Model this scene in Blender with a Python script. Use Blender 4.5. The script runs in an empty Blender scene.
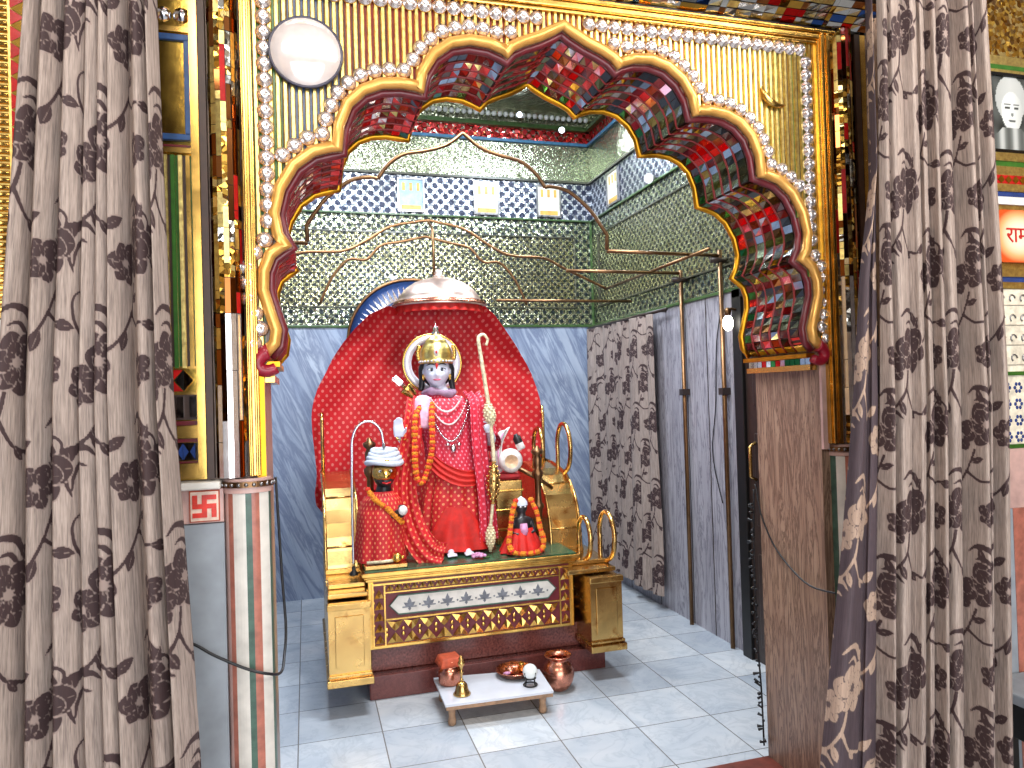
import bpy, math, random
import numpy as np
from mathutils import Vector, Matrix
random.seed(7); rng = np.random.default_rng(7)
SC = bpy.context.scene
COL = SC.collection
PI = math.pi

# ------------------------------------------------------------------ camera, world, lights, exposure
F_PX, CAM_H = 725.0, 1.5
def make_camera():
    yaw, pitch, roll = math.radians(15.9), math.radians(0.8), math.radians(1.7)
    fw = Vector((math.sin(yaw)*math.cos(pitch), math.cos(yaw)*math.cos(pitch), math.sin(pitch)))
    r0 = Vector((math.cos(yaw), -math.sin(yaw), 0)); u0 = r0.cross(fw)
    c, s = math.cos(roll), math.sin(roll)
    R = c*r0 - s*u0; U = s*r0 + c*u0
    cd = bpy.data.cameras.new('camera'); co = bpy.data.objects.new('camera', cd); COL.objects.link(co)
    m = Matrix((R, U, -fw)).transposed().to_4x4(); m.translation = (0, 0, CAM_H)
    co.matrix_world = m
    cd.sensor_fit = 'HORIZONTAL'; cd.sensor_width = 36.0; cd.lens = 36.0*F_PX/1024.0
    cd.clip_start = 0.05; cd.clip_end = 100
    SC.camera = co
make_camera()
SC.view_settings.view_transform = 'Standard'
SC.view_settings.look = 'None'
SC.view_settings.gamma = 1.0
SC.view_settings.use_curve_mapping = False
SC.view_settings.exposure = 0.0
SC.cycles.use_denoising = True
SC.cycles.max_bounces = 8
SC.cycles.sample_clamp_indirect = 6.0
SC.cycles.caustics_reflective = False
SC.cycles.caustics_refractive = False
W = bpy.data.worlds.new('world'); SC.world = W; W.use_nodes = True
W.node_tree.nodes['Background'].inputs[0].default_value = (0.86, 0.93, 1.0, 1)
W.node_tree.nodes['Background'].inputs[1].default_value = 3.0
def area(name, loc, aim, sx, sy, power, col):
    l = bpy.data.lights.new(name, 'AREA'); l.shape = 'RECTANGLE'; l.size = sx; l.size_y = sy
    l.energy = power; l.color = col
    o = bpy.data.objects.new(name, l); COL.objects.link(o); o.location = loc
    o.rotation_euler = (Vector(aim)-Vector(loc)).to_track_quat('-Z', 'Y').to_euler()
    return o
# fill lights added overhead near the camera to brighten the facade
area('hall_fill_light', (-0.5, 0.2, 3.45), (0.4, 2.2, 1.3), 1.4, 0.5, 36, (1.0, 0.93, 0.84))
area('hall_fill_light', (2.3, 0.2, 3.45), (1.4, 2.2, 1.3), 1.4, 0.5, 60, (1.0, 0.93, 0.84))
# daylight through the hall's open doorways
area('hall_doorway_daylight', (0.8, -3.3, 1.7), (0.9, 4.0, 1.2), 3.6, 2.6, 135, (0.92, 0.96, 1.0))
# cool white LED lamps under the shrine ceiling
area('shrine_ceiling_lamp', (0.0, 4.6, 3.72), (0.3, 4.6, 0.0), 0.5, 0.5, 54, (0.80, 0.90, 1.0))
area('shrine_ceiling_lamp', (1.75, 4.6, 3.72), (1.5, 4.6, 0.0), 0.5, 0.5, 54, (0.80, 0.90, 1.0))
area('shrine_ceiling_lamp', (0.85, 3.0, 3.50), (0.8, 4.4, 1.0), 0.8, 0.3, 84, (0.90, 0.95, 1.0))

# ------------------------------------------------------------------ materials
def lin(c):
    return tuple((x/255/12.92 if x/255 <= 0.04045 else ((x/255+0.055)/1.055)**2.4) for x in c[:3]) + (1.0,)
class NT:
    """tiny node-graph helper"""
    def __init__(s, name):
        s.m = bpy.data.materials.new(name); s.m.use_nodes = True
        s.t = s.m.node_tree; s.b = s.t.nodes['Principled BSDF']
    def n(s, typ, **kw):
        nd = s.t.nodes.new(typ)
        for k, v in kw.items(): setattr(nd, k, v)
        return nd
    def put(s, sock, v):
        if isinstance(v, bpy.types.NodeSocket): s.t.links.new(v, sock)
        elif v is not None:
            try: sock.default_value = v
            except Exception: sock.default_value = tuple(v)[:3]
    def math(s, op, a, b=None, c=None):
        nd = s.n('ShaderNodeMath', operation=op)
        for i, v in enumerate((a, b, c)):
            if v is not None: s.put(nd.inputs[i], v)
        return nd.outputs[0]
    def mix(s, fac, a, b):
        nd = s.n('ShaderNodeMix', data_type='RGBA')
        s.put(nd.inputs[0], fac); s.put(nd.inputs[6], a); s.put(nd.inputs[7], b)
        return nd.outputs[2]
    def ramp(s, fac, stops, interp='LINEAR'):
        nd = s.n('ShaderNodeValToRGB'); cr = nd.color_ramp; cr.interpolation = interp
        while len(cr.elements) < len(stops): cr.elements.new(0.5)
        for e, (p, c) in zip(cr.elements, stops): e.position = p; e.color = lin(c)
        s.put(nd.inputs[0], fac); return nd.outputs[0]
    def obj(s): return s.n('ShaderNodeTexCoord').outputs['Object']
    def uv(s): return s.n('ShaderNodeTexCoord').outputs['UV']
    def scale(s, vec, sc):
        nd = s.n('ShaderNodeMapping'); s.put(nd.inputs[0], vec); nd.inputs['Scale'].default_value = sc
        return nd.outputs[0]
    def noise(s, vec, scale, detail=3, rough=.55, dist=0):
        nd = s.n('ShaderNodeTexNoise'); s.put(nd.inputs['Vector'], vec)
        nd.inputs['Scale'].default_value = scale; nd.inputs['Detail'].default_value = detail
        nd.inputs['Roughness'].default_value = rough; nd.inputs['Distortion'].default_value = dist
        return nd.outputs[0]
    def voro(s, vec, scale, feature='F1', rnd=1.0):
        nd = s.n('ShaderNodeTexVoronoi', feature=feature); s.put(nd.inputs['Vector'], vec)
        nd.inputs['Scale'].default_value = scale; nd.inputs['Randomness'].default_value = rnd
        return nd
    def bump(s, h, strength=.3, dist=.01):
        nd = s.n('ShaderNodeBump'); nd.inputs['Strength'].default_value = strength; nd.inputs['Distance'].default_value = dist
        s.put(nd.inputs['Height'], h); s.put(s.b.inputs['Normal'], nd.outputs[0])
    def tilt(s, colsock, amt):
        """facet normals: every cell tilted its own way"""
        g = s.n('ShaderNodeNewGeometry')
        sub = s.n('ShaderNodeVectorMath', operation='SUBTRACT'); s.put(sub.inputs[0], colsock); sub.inputs[1].default_value = (.5, .5, .5)
        sc = s.n('ShaderNodeVectorMath', operation='SCALE'); s.put(sc.inputs[0], sub.outputs[0]); sc.inputs['Scale'].default_value = amt
        ad = s.n('ShaderNodeVectorMath', operation='ADD'); s.put(ad.inputs[0], g.outputs['Normal']); s.put(ad.inputs[1], sc.outputs[0])
        no = s.n('ShaderNodeVectorMath', operation='NORMALIZE'); s.put(no.inputs[0], ad.outputs[0])
        s.put(s.b.inputs['Normal'], no.outputs[0])
    def fin(s, color=None, rough=.5, metal=0., spec=None):
        s.put(s.b.inputs['Base Color'], color); s.put(s.b.inputs['Roughness'], rough); s.put(s.b.inputs['Metallic'], metal)
        if spec is not None: s.b.inputs['Specular IOR Level'].default_value = spec
        return s.m
MAT = {}
def plain(name, c, rough=.5, metal=0., var=.12, sc=30, bump=0.):
    k = NT(name); n = k.noise(k.obj(), sc, 3)
    d = tuple(max(0, x*(1-var)) for x in c); e = tuple(min(255, x*(1+var)) for x in c)
    col = k.ramp(n, [(.3, d), (.7, e)])
    if bump: k.bump(n, bump, .004)
    MAT[name] = k.fin(col, rough, metal); return MAT[name]
def emit(name, c, s):
    k = NT(name); k.fin(lin(c), .5); k.b.inputs['Emission Color'].default_value = lin(c); k.b.inputs['Emission Strength'].default_value = s
    MAT[name] = k.m
def metal_mat(name, c, rough=.2, var=.10, sc=18, stain=None, bump=.0):
    k = NT(name); o = k.obj(); n = k.noise(o, sc, 4, .6)
    col = k.ramp(n, [(.3, tuple(x*(1-var) for x in c)), (.75, tuple(min(255, x*(1+var)) for x in c))])
    if stain:
        n2 = k.noise(o, 9, 5, .65, .5); col = k.mix(k.ramp(n2, [(.56, (0, 0, 0)), (.7, (255, 255, 255))]), col, lin(stain))
    r = k.math('MULTIPLY_ADD', n, .18, rough-.09)
    if bump: k.bump(n, bump, .003)
    MAT[name] = k.fin(col, r, 1.0)
metal_mat('gold', (228, 182, 98), .24)
metal_mat('gold_foil', (244, 206, 130), .36, .14, 60, bump=.4)
plain('gold_moulding', (232, 172, 88), .3, .45, .05)
metal_mat('yellow_moulding', (214, 150, 40), .35)
metal_mat('brass', (208, 168, 102), .26, .12, 14, stain=(150, 96, 44))
metal_mat('brass_sheet', (216, 178, 112), .25, .10, 6, stain=(170, 112, 52))
metal_mat('brass_pipe', (128, 96, 68), .36)
metal_mat('copper', (212, 140, 116), .26, .10, 20)
metal_mat('copper_pale', (244, 212, 200), .36, .06)
metal_mat('silver', (226, 226, 232), .14, .05)
metal_mat('steel', (150, 148, 150), .3)
plain('pale_reflection', (246, 232, 228), .12, .35, .04, 20)  # convex mirror: its bright whitish reflection put into the base colour
plain('dark_gap', (58, 34, 22), .45)
plain('red_gap', (128, 34, 26), .3)
plain('green_gap', (52, 98, 34), .3)
plain('blue_gap', (70, 86, 118), .3)
plain('rim_dark', (62, 58, 74), .3)
plain('maroon_paint', (104, 30, 38), .3)
plain('soffit_back', (60, 34, 26), .35)
plain('stud_pearl', (232, 222, 220), .14, .75, .05)
plain('maroon_bright', (150, 24, 44), .3)
plain('black', (18, 17, 18), .45)
plain('black_gloss', (14, 13, 15), .15)
plain('dark_wood', (50, 38, 34), .4)
plain('white_paint', (226, 226, 228), .45, 0, .04)
plain('paper', (222, 222, 220), .6, 0, .05)
plain('blue_frame', (44, 78, 128), .35)
plain('red_tile', (176, 28, 26), .2)
plain('green_tile', (40, 108, 50), .2)
plain('blue_tile', (40, 62, 120), .2)
plain('cream_tile', (226, 216, 196), .25)
plain('marble_white_inlay', (216, 210, 202), .3, 0, .07, 14)
plain('marble_red_inlay', (170, 104, 88), .3, 0, .12, 30)
plain('marble_green_inlay', (66, 92, 80), .3, 0, .15, 30)
plain('marble_pink', (196, 160, 152), .3, 0, .1, 12)
plain('green_marble_top', (44, 84, 62), .25, 0, .3, 25)
plain('slate', (148, 154, 162), .5, 0, .07, 10)
plain('statue_skin', (226, 228, 244), .28, 0, .02, 6)
plain('lip', (196, 92, 120), .35)
plain('tilak_red', (210, 36, 40), .4)
plain('eye_white', (240, 240, 246), .25, 0, .01)
plain('iris_dark', (24, 26, 48), .2)
plain('hair_black', (26, 22, 26), .4)
plain('lilac_cloth', (150, 118, 142), .7)
plain('pink_cloth', (226, 176, 200), .7)
plain('red_plain', (206, 34, 26), .62, 0, .1, 20)
plain('red_dark', (150, 18, 24), .7)
plain('marigold', (238, 128, 22), .7, 0, .25, 80)
plain('marigold_red', (206, 44, 24), .7, 0, .25, 80)
plain('pearl', (232, 216, 214), .25)
plain('ivory_gold', (228, 204, 168), .3, 0, .2, 60)
plain('rose', (214, 150, 190), .6)
plain('shell_white', (236, 226, 222), .3)
plain('shell_peach', (236, 196, 160), .35)
plain('blue_fan', (42, 66, 116), .4)
plain('orange_cloth', (186, 78, 46), .7)
plain('rib_red', (146, 34, 34), .3)
plain('tabletop_white', (206, 208, 216), .3, 0, .03, 8)
plain('table_wood', (150, 116, 88), .5, 0, .15, 30)
plain('threshold_red', (110, 52, 40), .45, 0, .15, 20)
plain('hall_paint', (196, 160, 104), .6)
plain('hall_red', (150, 60, 44), .6)
plain('ceiling_paint', (206, 206, 200), .6)
plain('lettering_red', (196, 34, 28), .5)
plain('cable_black', (22, 22, 26), .45)
emit('led', (232, 242, 255), 14.0)
emit('lamp_warm', (255, 246, 226), 9.0)
def mirror_mat(name, c, rough=.08, metal=1.0):
    k = NT(name); n = k.noise(k.obj(), 12, 2)
    MAT[name] = k.fin(k.ramp(n, [(.3, tuple(x*.92 for x in c)), (.7, c)]), rough, metal)
mirror_mat('mirror_clear', (226, 230, 230)); mirror_mat('mirror_gold', (220, 170, 76)); mirror_mat('mirror_olive', (160, 150, 84))
mirror_mat('mirror_dark', (112, 104, 96)); mirror_mat('mirror_red', (206, 30, 28)); mirror_mat('mirror_green', (46, 128, 62)); mirror_mat('mirror_brown', (150, 92, 50))
mirror_mat('mirror_blue', (60, 96, 170))

def mosaic(name, base, scale, tilt, dot=None, dotcol=(40, 44, 60), dotr=.2, star=None, rough=.16):
    """crushed-mirror work: facets of their own tint and tilt, with a lattice of dark rosettes"""
    k = NT(name); o = k.obj(); sp = k.n('ShaderNodeSeparateXYZ'); k.put(sp.inputs[0], o)
    u = k.math('ADD', sp.outputs[0], sp.outputs[1]); v = sp.outputs[2]
    cb = k.n('ShaderNodeCombineXYZ'); k.put(cb.inputs[0], u); k.put(cb.inputs[1], v)
    vo = k.voro(cb.outputs[0], scale)
    sc = k.n('ShaderNodeSeparateColor'); k.put(sc.inputs[0], vo.outputs['Color'])
    n = len(base); col = k.ramp(sc.outputs[0], [((i)/n, c) for i, c in enumerate(base)], 'CONSTANT')
    met = 0.92; rg = rough
    if dot:
        def lat(off):
            fu = k.math('SUBTRACT', k.math('FRACT', k.math('ADD', k.math('DIVIDE', u, dot), off+50)), .5)
            fv = k.math('SUBTRACT', k.math('FRACT', k.math('ADD', k.math('DIVIDE', v, dot), off+50)), .5)
            return fu, fv, k.math('SQRT', k.math('ADD', k.math('MULTIPLY', fu, fu), k.math('MULTIPLY', fv, fv)))
        a = lat(0); b = lat(.5)
        d = k.math('MINIMUM', a[2], b[2])
        dm = k.math('LESS_THAN', d, dotr)
        if star:
            w = k.math('MINIMUM', k.math('ABSOLUTE', k.math('SUBTRACT', k.math('ABSOLUTE', a[0]), k.math('ABSOLUTE', a[1]))), 
                       k.math('MINIMUM', k.math('ABSOLUTE', a[0]), k.math('ABSOLUTE', a[1])))
            col = k.mix(k.math('LESS_THAN', w, .05), col, lin(star))
        col = k.mix(dm, col, lin(dotcol))
        met = k.math('MULTIPLY_ADD', dm, -.6, .92); rg = k.math('MULTIPLY_ADD', dm, .15, rough)
    k.tilt(vo.outputs['Color'], tilt)
    MAT[name] = k.fin(col, rg, met)
mosaic('mosaic_lattice', [(150, 150, 118), (128, 128, 89), (164, 164, 142), (89, 89, 64), (140, 140, 102), (112, 115, 80)], 120, .42, .058, (30, 36, 38), .225, (200, 198, 164), .22)
mosaic('mosaic_border', [(152, 155, 131), (105, 116, 89), (169, 172, 153), (80, 94, 68)], 100, .45, .075, (30, 40, 44), .22, (204, 210, 184), .2)
mosaic('mosaic_frieze', [(168, 172, 173), (137, 144, 153), (184, 187, 189), (113, 122, 137)], 80, .45, .085, (44, 50, 72), .27, (232, 232, 236), .3)
mosaic('mosaic_plain', [(167, 172, 151), (147, 154, 127), (183, 187, 169), (124, 133, 104)], 130, .42, rough=.26)
mosaic('mosaic_red', [(190, 60, 50), (214, 214, 204), (170, 40, 40), (160, 90, 60)], 60, .4, .07, (170, 30, 34), .3)
mosaic('mosaic_foil', [(226, 180, 84), (190, 140, 56), (244, 214, 140), (140, 96, 36), (210, 160, 70)], 70, .6)
mosaic('mosaic_silver', [(224, 224, 220), (190, 190, 186), (150, 146, 140), (236, 236, 232)], 70, .5)

metal_mat('etched_gold', (226, 176, 84), .2, .2, 9, bump=.6)
def marble(name, a, b, vein, sc=(1, 1, 1), rough=.22, vein_w=.06, ns=2.2, dist=1.4, tint=None, rot=None):
    k = NT(name); o = k.obj()
    if rot:
        nd = k.n('ShaderNodeMapping'); k.put(nd.inputs[0], o); nd.inputs['Rotation'].default_value = rot; o = nd.outputs[0]
    o = k.scale(o, sc)
    n1 = k.noise(o, ns, 6, .6, dist); n2 = k.noise(o, ns*2.3, 6, .65, dist*1.4)
    col = k.ramp(n1, [(.3, a), (.7, b)])
    vv = k.math('ABSOLUTE', k.math('SUBTRACT', n2, .5))
    col = k.mix(k.ramp(vv, [(0, (255, 255, 255)), (vein_w, (0, 0, 0))]), col, lin(vein))
    MAT[name] = k.fin(col, rough)
marble('marble_grey_blue', (136, 150, 176), (184, 194, 210), (120, 132, 158), (3.4, 3.4, .42), .25, .10, 1.7, .5, rot=(0, .42, 0))
marble('marble_grey_slab', (156, 152, 160), (184, 180, 188), (116, 112, 122), (4, 4, .4), .3, .05, 1.6)
marble('marble_brown', (146, 116, 98), (176, 146, 124), (104, 80, 68), (6, 6, .55), .35, .07, 2.0)
marble('granite_maroon', (92, 44, 40), (118, 62, 56), (80, 38, 36), (4, 4, 4), .2, .05, 6)
def floor_mat():
    k = NT('marble_floor'); o = k.obj(); sp = k.n('ShaderNodeSeparateXYZ'); k.put(sp.inputs[0], o)
    u = k.math('DIVIDE', k.math('SUBTRACT', sp.outputs[0], .295-3.635), .3635); v = k.math('DIVIDE', k.math('SUBTRACT', sp.outputs[1], 2.985-3.45), .345)
    cell = k.n('ShaderNodeCombineXYZ'); k.put(cell.inputs[0], k.math('FLOOR', u)); k.put(cell.inputs[1], k.math('FLOOR', v))
    wn = k.n('ShaderNodeTexWhiteNoise', noise_dimensions='3D'); k.put(wn.inputs['Vector'], cell.outputs[0])
    off = k.n('ShaderNodeVectorMath', operation='MULTIPLY_ADD'); k.put(off.inputs[0], wn.outputs['Color']); off.inputs[1].default_value = (7, 7, 7); k.put(off.inputs[2], o)
    n1 = k.noise(off.outputs[0], 2.4, 6, .6, 1.2); n2 = k.noise(off.outputs[0], 4.5, 6, .65, 1.6)
    col = k.ramp(n1, [(.25, (176, 184, 194)), (.5, (204, 209, 214)), (.75, (222, 222, 222))])
    col = k.mix(k.ramp(k.math('ABSOLUTE', k.math('SUBTRACT', n2, .5)), [(0, (130, 130, 130)), (.05, (0, 0, 0))]), col, lin((126, 136, 150)))
    tone = k.math('MULTIPLY_ADD', wn.outputs['Value'], .5, -.02)
    col = k.mix(tone, col, lin((140, 152, 168)))
    def edge(t): return k.math('ABSOLUTE', k.math('SUBTRACT', k.math('FRACT', t), .5))
    g = k.math('GREATER_THAN', k.math('MAXIMUM', edge(u), edge(v)), .4925)
    col = k.mix(g, col, lin((120, 118, 116)))
    MAT['marble_floor'] = k.fin(col, k.math('MULTIPLY_ADD', n1, .15, .14))
floor_mat()
def dotted(name, base, dark, dotc, pitch, r, metal=0):
    """printed cloth: staggered dots in the cloth's own UV metres"""
    k = NT(name); sp = k.n('ShaderNodeSeparateXYZ'); k.put(sp.inputs[0], k.uv())
    ds = []
    for off in (0, .5):
        fu = k.math('SUBTRACT', k.math('FRACT', k.math('ADD', k.math('DIVIDE', sp.outputs[0], pitch), off+40)), .5)
        fv = k.math('SUBTRACT', k.math('FRACT', k.math('ADD', k.math('DIVIDE', sp.outputs[1], pitch*1.15), off+40)), .5)
        ds.append(k.math('SQRT', k.math('ADD', k.math('MULTIPLY', fu, fu), k.math('MULTIPLY', fv, fv))))
    d = k.math('MINIMUM', ds[0], ds[1])
    n = k.noise(k.obj(), 9, 3)
    col = k.ramp(n, [(.3, dark), (.65, base)])
    m = k.math('LESS_THAN', d, r)
    col = k.mix(m, col, lin(dotc))
    MAT[name] = k.fin(col, k.math('MULTIPLY_ADD', m, -.2, .62), k.math('MULTIPLY', m, metal))
dotted('red_dotted', (226, 42, 48), (208, 30, 40), (234, 132, 122), .050, .165)
dotted('red_dotted_fine', (206, 32, 38), (186, 22, 30), (228, 140, 92), .037, .155)
dotted('red_pink_dotted', (214, 44, 70), (196, 30, 54), (232, 140, 156), .033, .155)
def curtain_mat(name, g1, g2, flower, line):
    k = NT(name); at = k.n('ShaderNodeAttribute', attribute_name='pattern')
    n = k.noise(k.scale(k.uv(), (150, 6, 1)), 1.0, 3, .7)
    n2 = k.noise(k.scale(k.uv(), (420, 20, 1)), 1.0, 2, .7)
    ground = k.ramp(k.math('MULTIPLY_ADD', n2, .4, k.math('MULTIPLY', n, .6)), [(.34, g1), (.60, g2)])
    fl = k.ramp(n, [(.3, flower), (.7, tuple(x*1.18 for x in flower))])
    # 0 ground, .5 outline, 1 flower
    a = at.outputs['Fac']
    col = k.mix(k.ramp(a, [(.2, (0, 0, 0)), (.45, (255, 255, 255))]), ground, lin(line))
    col = k.mix(k.ramp(a, [(.6, (0, 0, 0)), (.85, (255, 255, 255))]), col, fl)
    k.bump(k.math('MULTIPLY', n2, 1.0), .15, .002)
    MAT[name] = k.fin(col, .75)
curtain_mat('curtain_fabric', (112, 98, 92), (178, 160, 150), (56, 39, 40), (150, 131, 124))
curtain_mat('curtain_fabric_reverse', (60, 48, 54), (82, 67, 73), (158, 134, 118), (92, 75, 74))

# ------------------------------------------------------------------ mesh building
class MB:
    def __init__(s): s.v = []; s.f = []; s.m = []; s.s = []; s.uv = {}
    def add(s, vs, fs, m=0, smooth=False, uvs=None):
        b = len(s.v); s.v += [tuple(map(float, p)) for p in vs]
        for f in fs: s.f.append(tuple(i+b for i in f)); s.m.append(m); s.s.append(smooth)
        if uvs is not None:
            for i, q in enumerate(uvs): s.uv[b+i] = q
        return s
    def box(s, a, b, m=0):
        x0, y0, z0 = a; x1, y1, z1 = b
        return s.add([(x0,y0,z0),(x1,y0,z0),(x1,y1,z0),(x0,y1,z0),(x0,y0,z1),(x1,y0,z1),(x1,y1,z1),(x0,y1,z1)],
              [(0,3,2,1),(4,5,6,7),(0,1,5,4),(1,2,6,5),(2,3,7,6),(3,0,4,7)], m)
    def quad(s, pts, m=0, uvs=None): return s.add(pts, [tuple(range(len(pts)))], m, False, uvs)
    def tube(s, pts, r, n=10, m=0, closed=False, caps=True):
        P = [Vector(p) for p in pts]; N = len(P)
        R = r if isinstance(r, (list, tuple)) else [r]*N
        vs = []; up = None
        for i in range(N):
            a = P[(i-1) % N] if (closed or i > 0) else P[0]; b = P[(i+1) % N] if (closed or i < N-1) else P[-1]
            t = (b-a).normalized() if (b-a).length > 1e-9 else Vector((0, 0, 1))
            if up is None: up = Vector((0, 0, 1)) if abs(t.z) < .9 else Vector((1, 0, 0))
            x = up - t*up.dot(t)
            if x.length < 1e-6: x = t.orthogonal()
            x.normalize(); y = t.cross(x); up = x
            for j in range(n):
                q = 2*PI*j/n; vs.append(P[i] + (x*math.cos(q)+y*math.sin(q))*R[i])
        fs = []
        for i in range(N if closed else N-1):
            k = (i+1) % N
            for j in range(n): fs.append((i*n+j, i*n+(j+1) % n, k*n+(j+1) % n, k*n+j))
        if caps and not closed: fs += [tuple(reversed(range(n))), tuple(range((N-1)*n, N*n))]
        return s.add(vs, fs, m, True)
    def lathe(s, prof, c=(0,0,0), n=32, m=0, sy=1.0, ax=None, smooth=True, a0=0, a1=2*PI, uvw=None):
        full = abs(a1-a0-2*PI) < 1e-6; k = n if full else n+1
        vs = []; uvs = []; L = 0; pr = None
        for (r, z) in prof:
            if pr: L += math.hypot(r-pr[0], z-pr[1])
            pr = (r, z)
            for j in range(k):
                a = a0+(a1-a0)*j/n
                p = Vector((r*math.cos(a), r*math.sin(a)*sy, z))
                if ax is not None: p = ax @ p
                vs.append(p+Vector(c)); uvs.append((a*(uvw or .1), L))
        fs = []
        for i in range(len(prof)-1):
            for j in range(n):
                j2 = (j+1) % k; fs.append((i*k+j, i*k+j2, (i+1)*k+j2, (i+1)*k+j))
        return s.add(vs, fs, m, smooth, uvs)
    def ball(s, c, r, n=12, m=0):
        if not isinstance(r, (tuple, list)): r = (r, r, r)
        vs = []; h = max(4, n//2)
        for i in range(h+1):
            t = PI*i/h
            for j in range(n):
                a = 2*PI*j/n; vs.append((c[0]+r[0]*math.sin(t)*math.cos(a), c[1]+r[1]*math.sin(t)*math.sin(a), c[2]+r[2]*math.cos(t)))
        fs = [(i*n+j, (i+1)*n+j, (i+1)*n+(j+1) % n, i*n+(j+1) % n) for i in range(h) for j in range(n)]
        return s.add(vs, fs, m, True)
    def prism(s, poly, a, b, plane='XZ', m=0, m_side=None, smooth_side=False):
        def P(u, v, w): return (u, w, v) if plane == 'XZ' else ((w, u, v) if plane == 'YZ' else (u, v, w))
        n = len(poly); vs = [P(u, v, a) for u, v in poly]+[P(u, v, b) for u, v in poly]
        s.add(vs, [tuple(range(n)), tuple(reversed(range(n, 2*n)))], m)
        s.add(vs, [(i, (i+1) % n, n+(i+1) % n, n+i) for i in range(n)], m if m_side is None else m_side, smooth_side)
        return s
    def grid(s, fn, nu, nv, m=0, smooth=True, uvf=None):
        vs = []; uvs = []
        for j in range(nv+1):
            for i in range(nu+1):
                a, b = i/nu, j/nv; vs.append(fn(a, b)); uvs.append(uvf(a, b) if uvf else (a, b))
        w = nu+1
        return s.add(vs, [(j*w+i, j*w+i+1, (j+1)*w+i+1, (j+1)*w+i) for j in range(nv) for i in range(nu)], m, smooth, uvs)
def mlist(mats):
    if isinstance(mats, str): mats = [mats]
    return [MAT[m] for m in mats]
def mesh_of(name, mb, mats, origin=(0,0,0)):
    me = bpy.data.meshes.new(name); o = origin
    me.from_pydata([(x-o[0], y-o[1], z-o[2]) for x, y, z in mb.v], [], mb.f)
    for m in mlist(mats): me.materials.append(m)
    me.polygons.foreach_set('material_index', mb.m); me.polygons.foreach_set('use_smooth', mb.s)
    if mb.uv:
        ul = me.uv_layers.new(name='UVMap'); li = np.zeros(len(me.loops), dtype=np.int32); me.loops.foreach_get('vertex_index', li)
        arr = np.zeros((len(mb.v), 2), dtype=np.float32)
        for i, q in mb.uv.items(): arr[i] = q
        ul.data.foreach_set('uv', arr[li].ravel())
    me.update(); return me
WLOC = {}
def link(name, data, parent=None, loc=(0,0,0)):
    o = bpy.data.objects.new(name, data); COL.objects.link(o)
    if parent is not None:
        o.parent = parent; pl = WLOC[parent.name]; o.location = tuple(l-p for l, p in zip(loc, pl))
    else: o.location = loc
    WLOC[o.name] = tuple(loc); return o
def tag(o, label=None, cat=None, group=None, kind=None):
    if label: o['label'] = label
    if cat: o['category'] = cat
    if group: o['group'] = group
    if kind: o['kind'] = kind
    return o
def obj(name, mb, mats, parent=None, loc=None, bevel=0, sub=0, solid=0, remesh=0):
    """one mesh object; geometry is given in world metres"""
    if loc is None: loc = WLOC[parent.name] if parent is not None else (0, 0, 0)
    o = link(name, mesh_of(name, mb, mats, loc), parent, loc)
    if remesh:
        md = o.modifiers.new('r', 'REMESH'); md.mode = 'VOXEL'; md.voxel_size = remesh; md.use_smooth_shade = True
        sm = o.modifiers.new('s', 'SMOOTH'); sm.iterations = 5
    if solid:
        md = o.modifiers.new('t', 'SOLIDIFY'); md.thickness = solid; md.offset = 0
    if bevel:
        md = o.modifiers.new('b', 'BEVEL'); md.width = bevel; md.segments = 2; md.limit_method = 'ANGLE'; md.angle_limit = math.radians(40)
    if sub:
        md = o.modifiers.new('u', 'SUBSURF'); md.levels = sub; md.render_levels = sub
    return o
def thing(name, label, cat, loc, group=None):
    return tag(link(name, None, None, loc), label, cat, group)
def struct(name, mb, mats, bevel=0):
    return tag(obj(name, mb, mats, bevel=bevel), kind='structure')
def inst(name, me, parent, loc, rot=(0,0,0), sc=(1,1,1)):
    o = link(name, me, parent, loc); o.rotation_euler = rot; o.scale = sc; return o
def catmull(P, k=8, closed=False):
    P = [Vector(p) for p in P]; n = len(P); out = []
    for i in range(n if closed else n-1):
        p0 = P[(i-1) % n] if (closed or i > 0) else P[0]; p1 = P[i]; p2 = P[(i+1) % n]; p3 = P[(i+2) % n] if (closed or i+2 < n) else P[-1]
        for j in range(k):
            t = j/k; out.append(.5*((2*p1)+(p2-p0)*t+(2*p0-5*p1+4*p2-p3)*t*t+(3*p1-p0-3*p2+p3)*t**3))
    if not closed: out.append(P[-1])
    return out
def interp(x, xs, ys): return float(np.interp(x, xs, ys))
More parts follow.
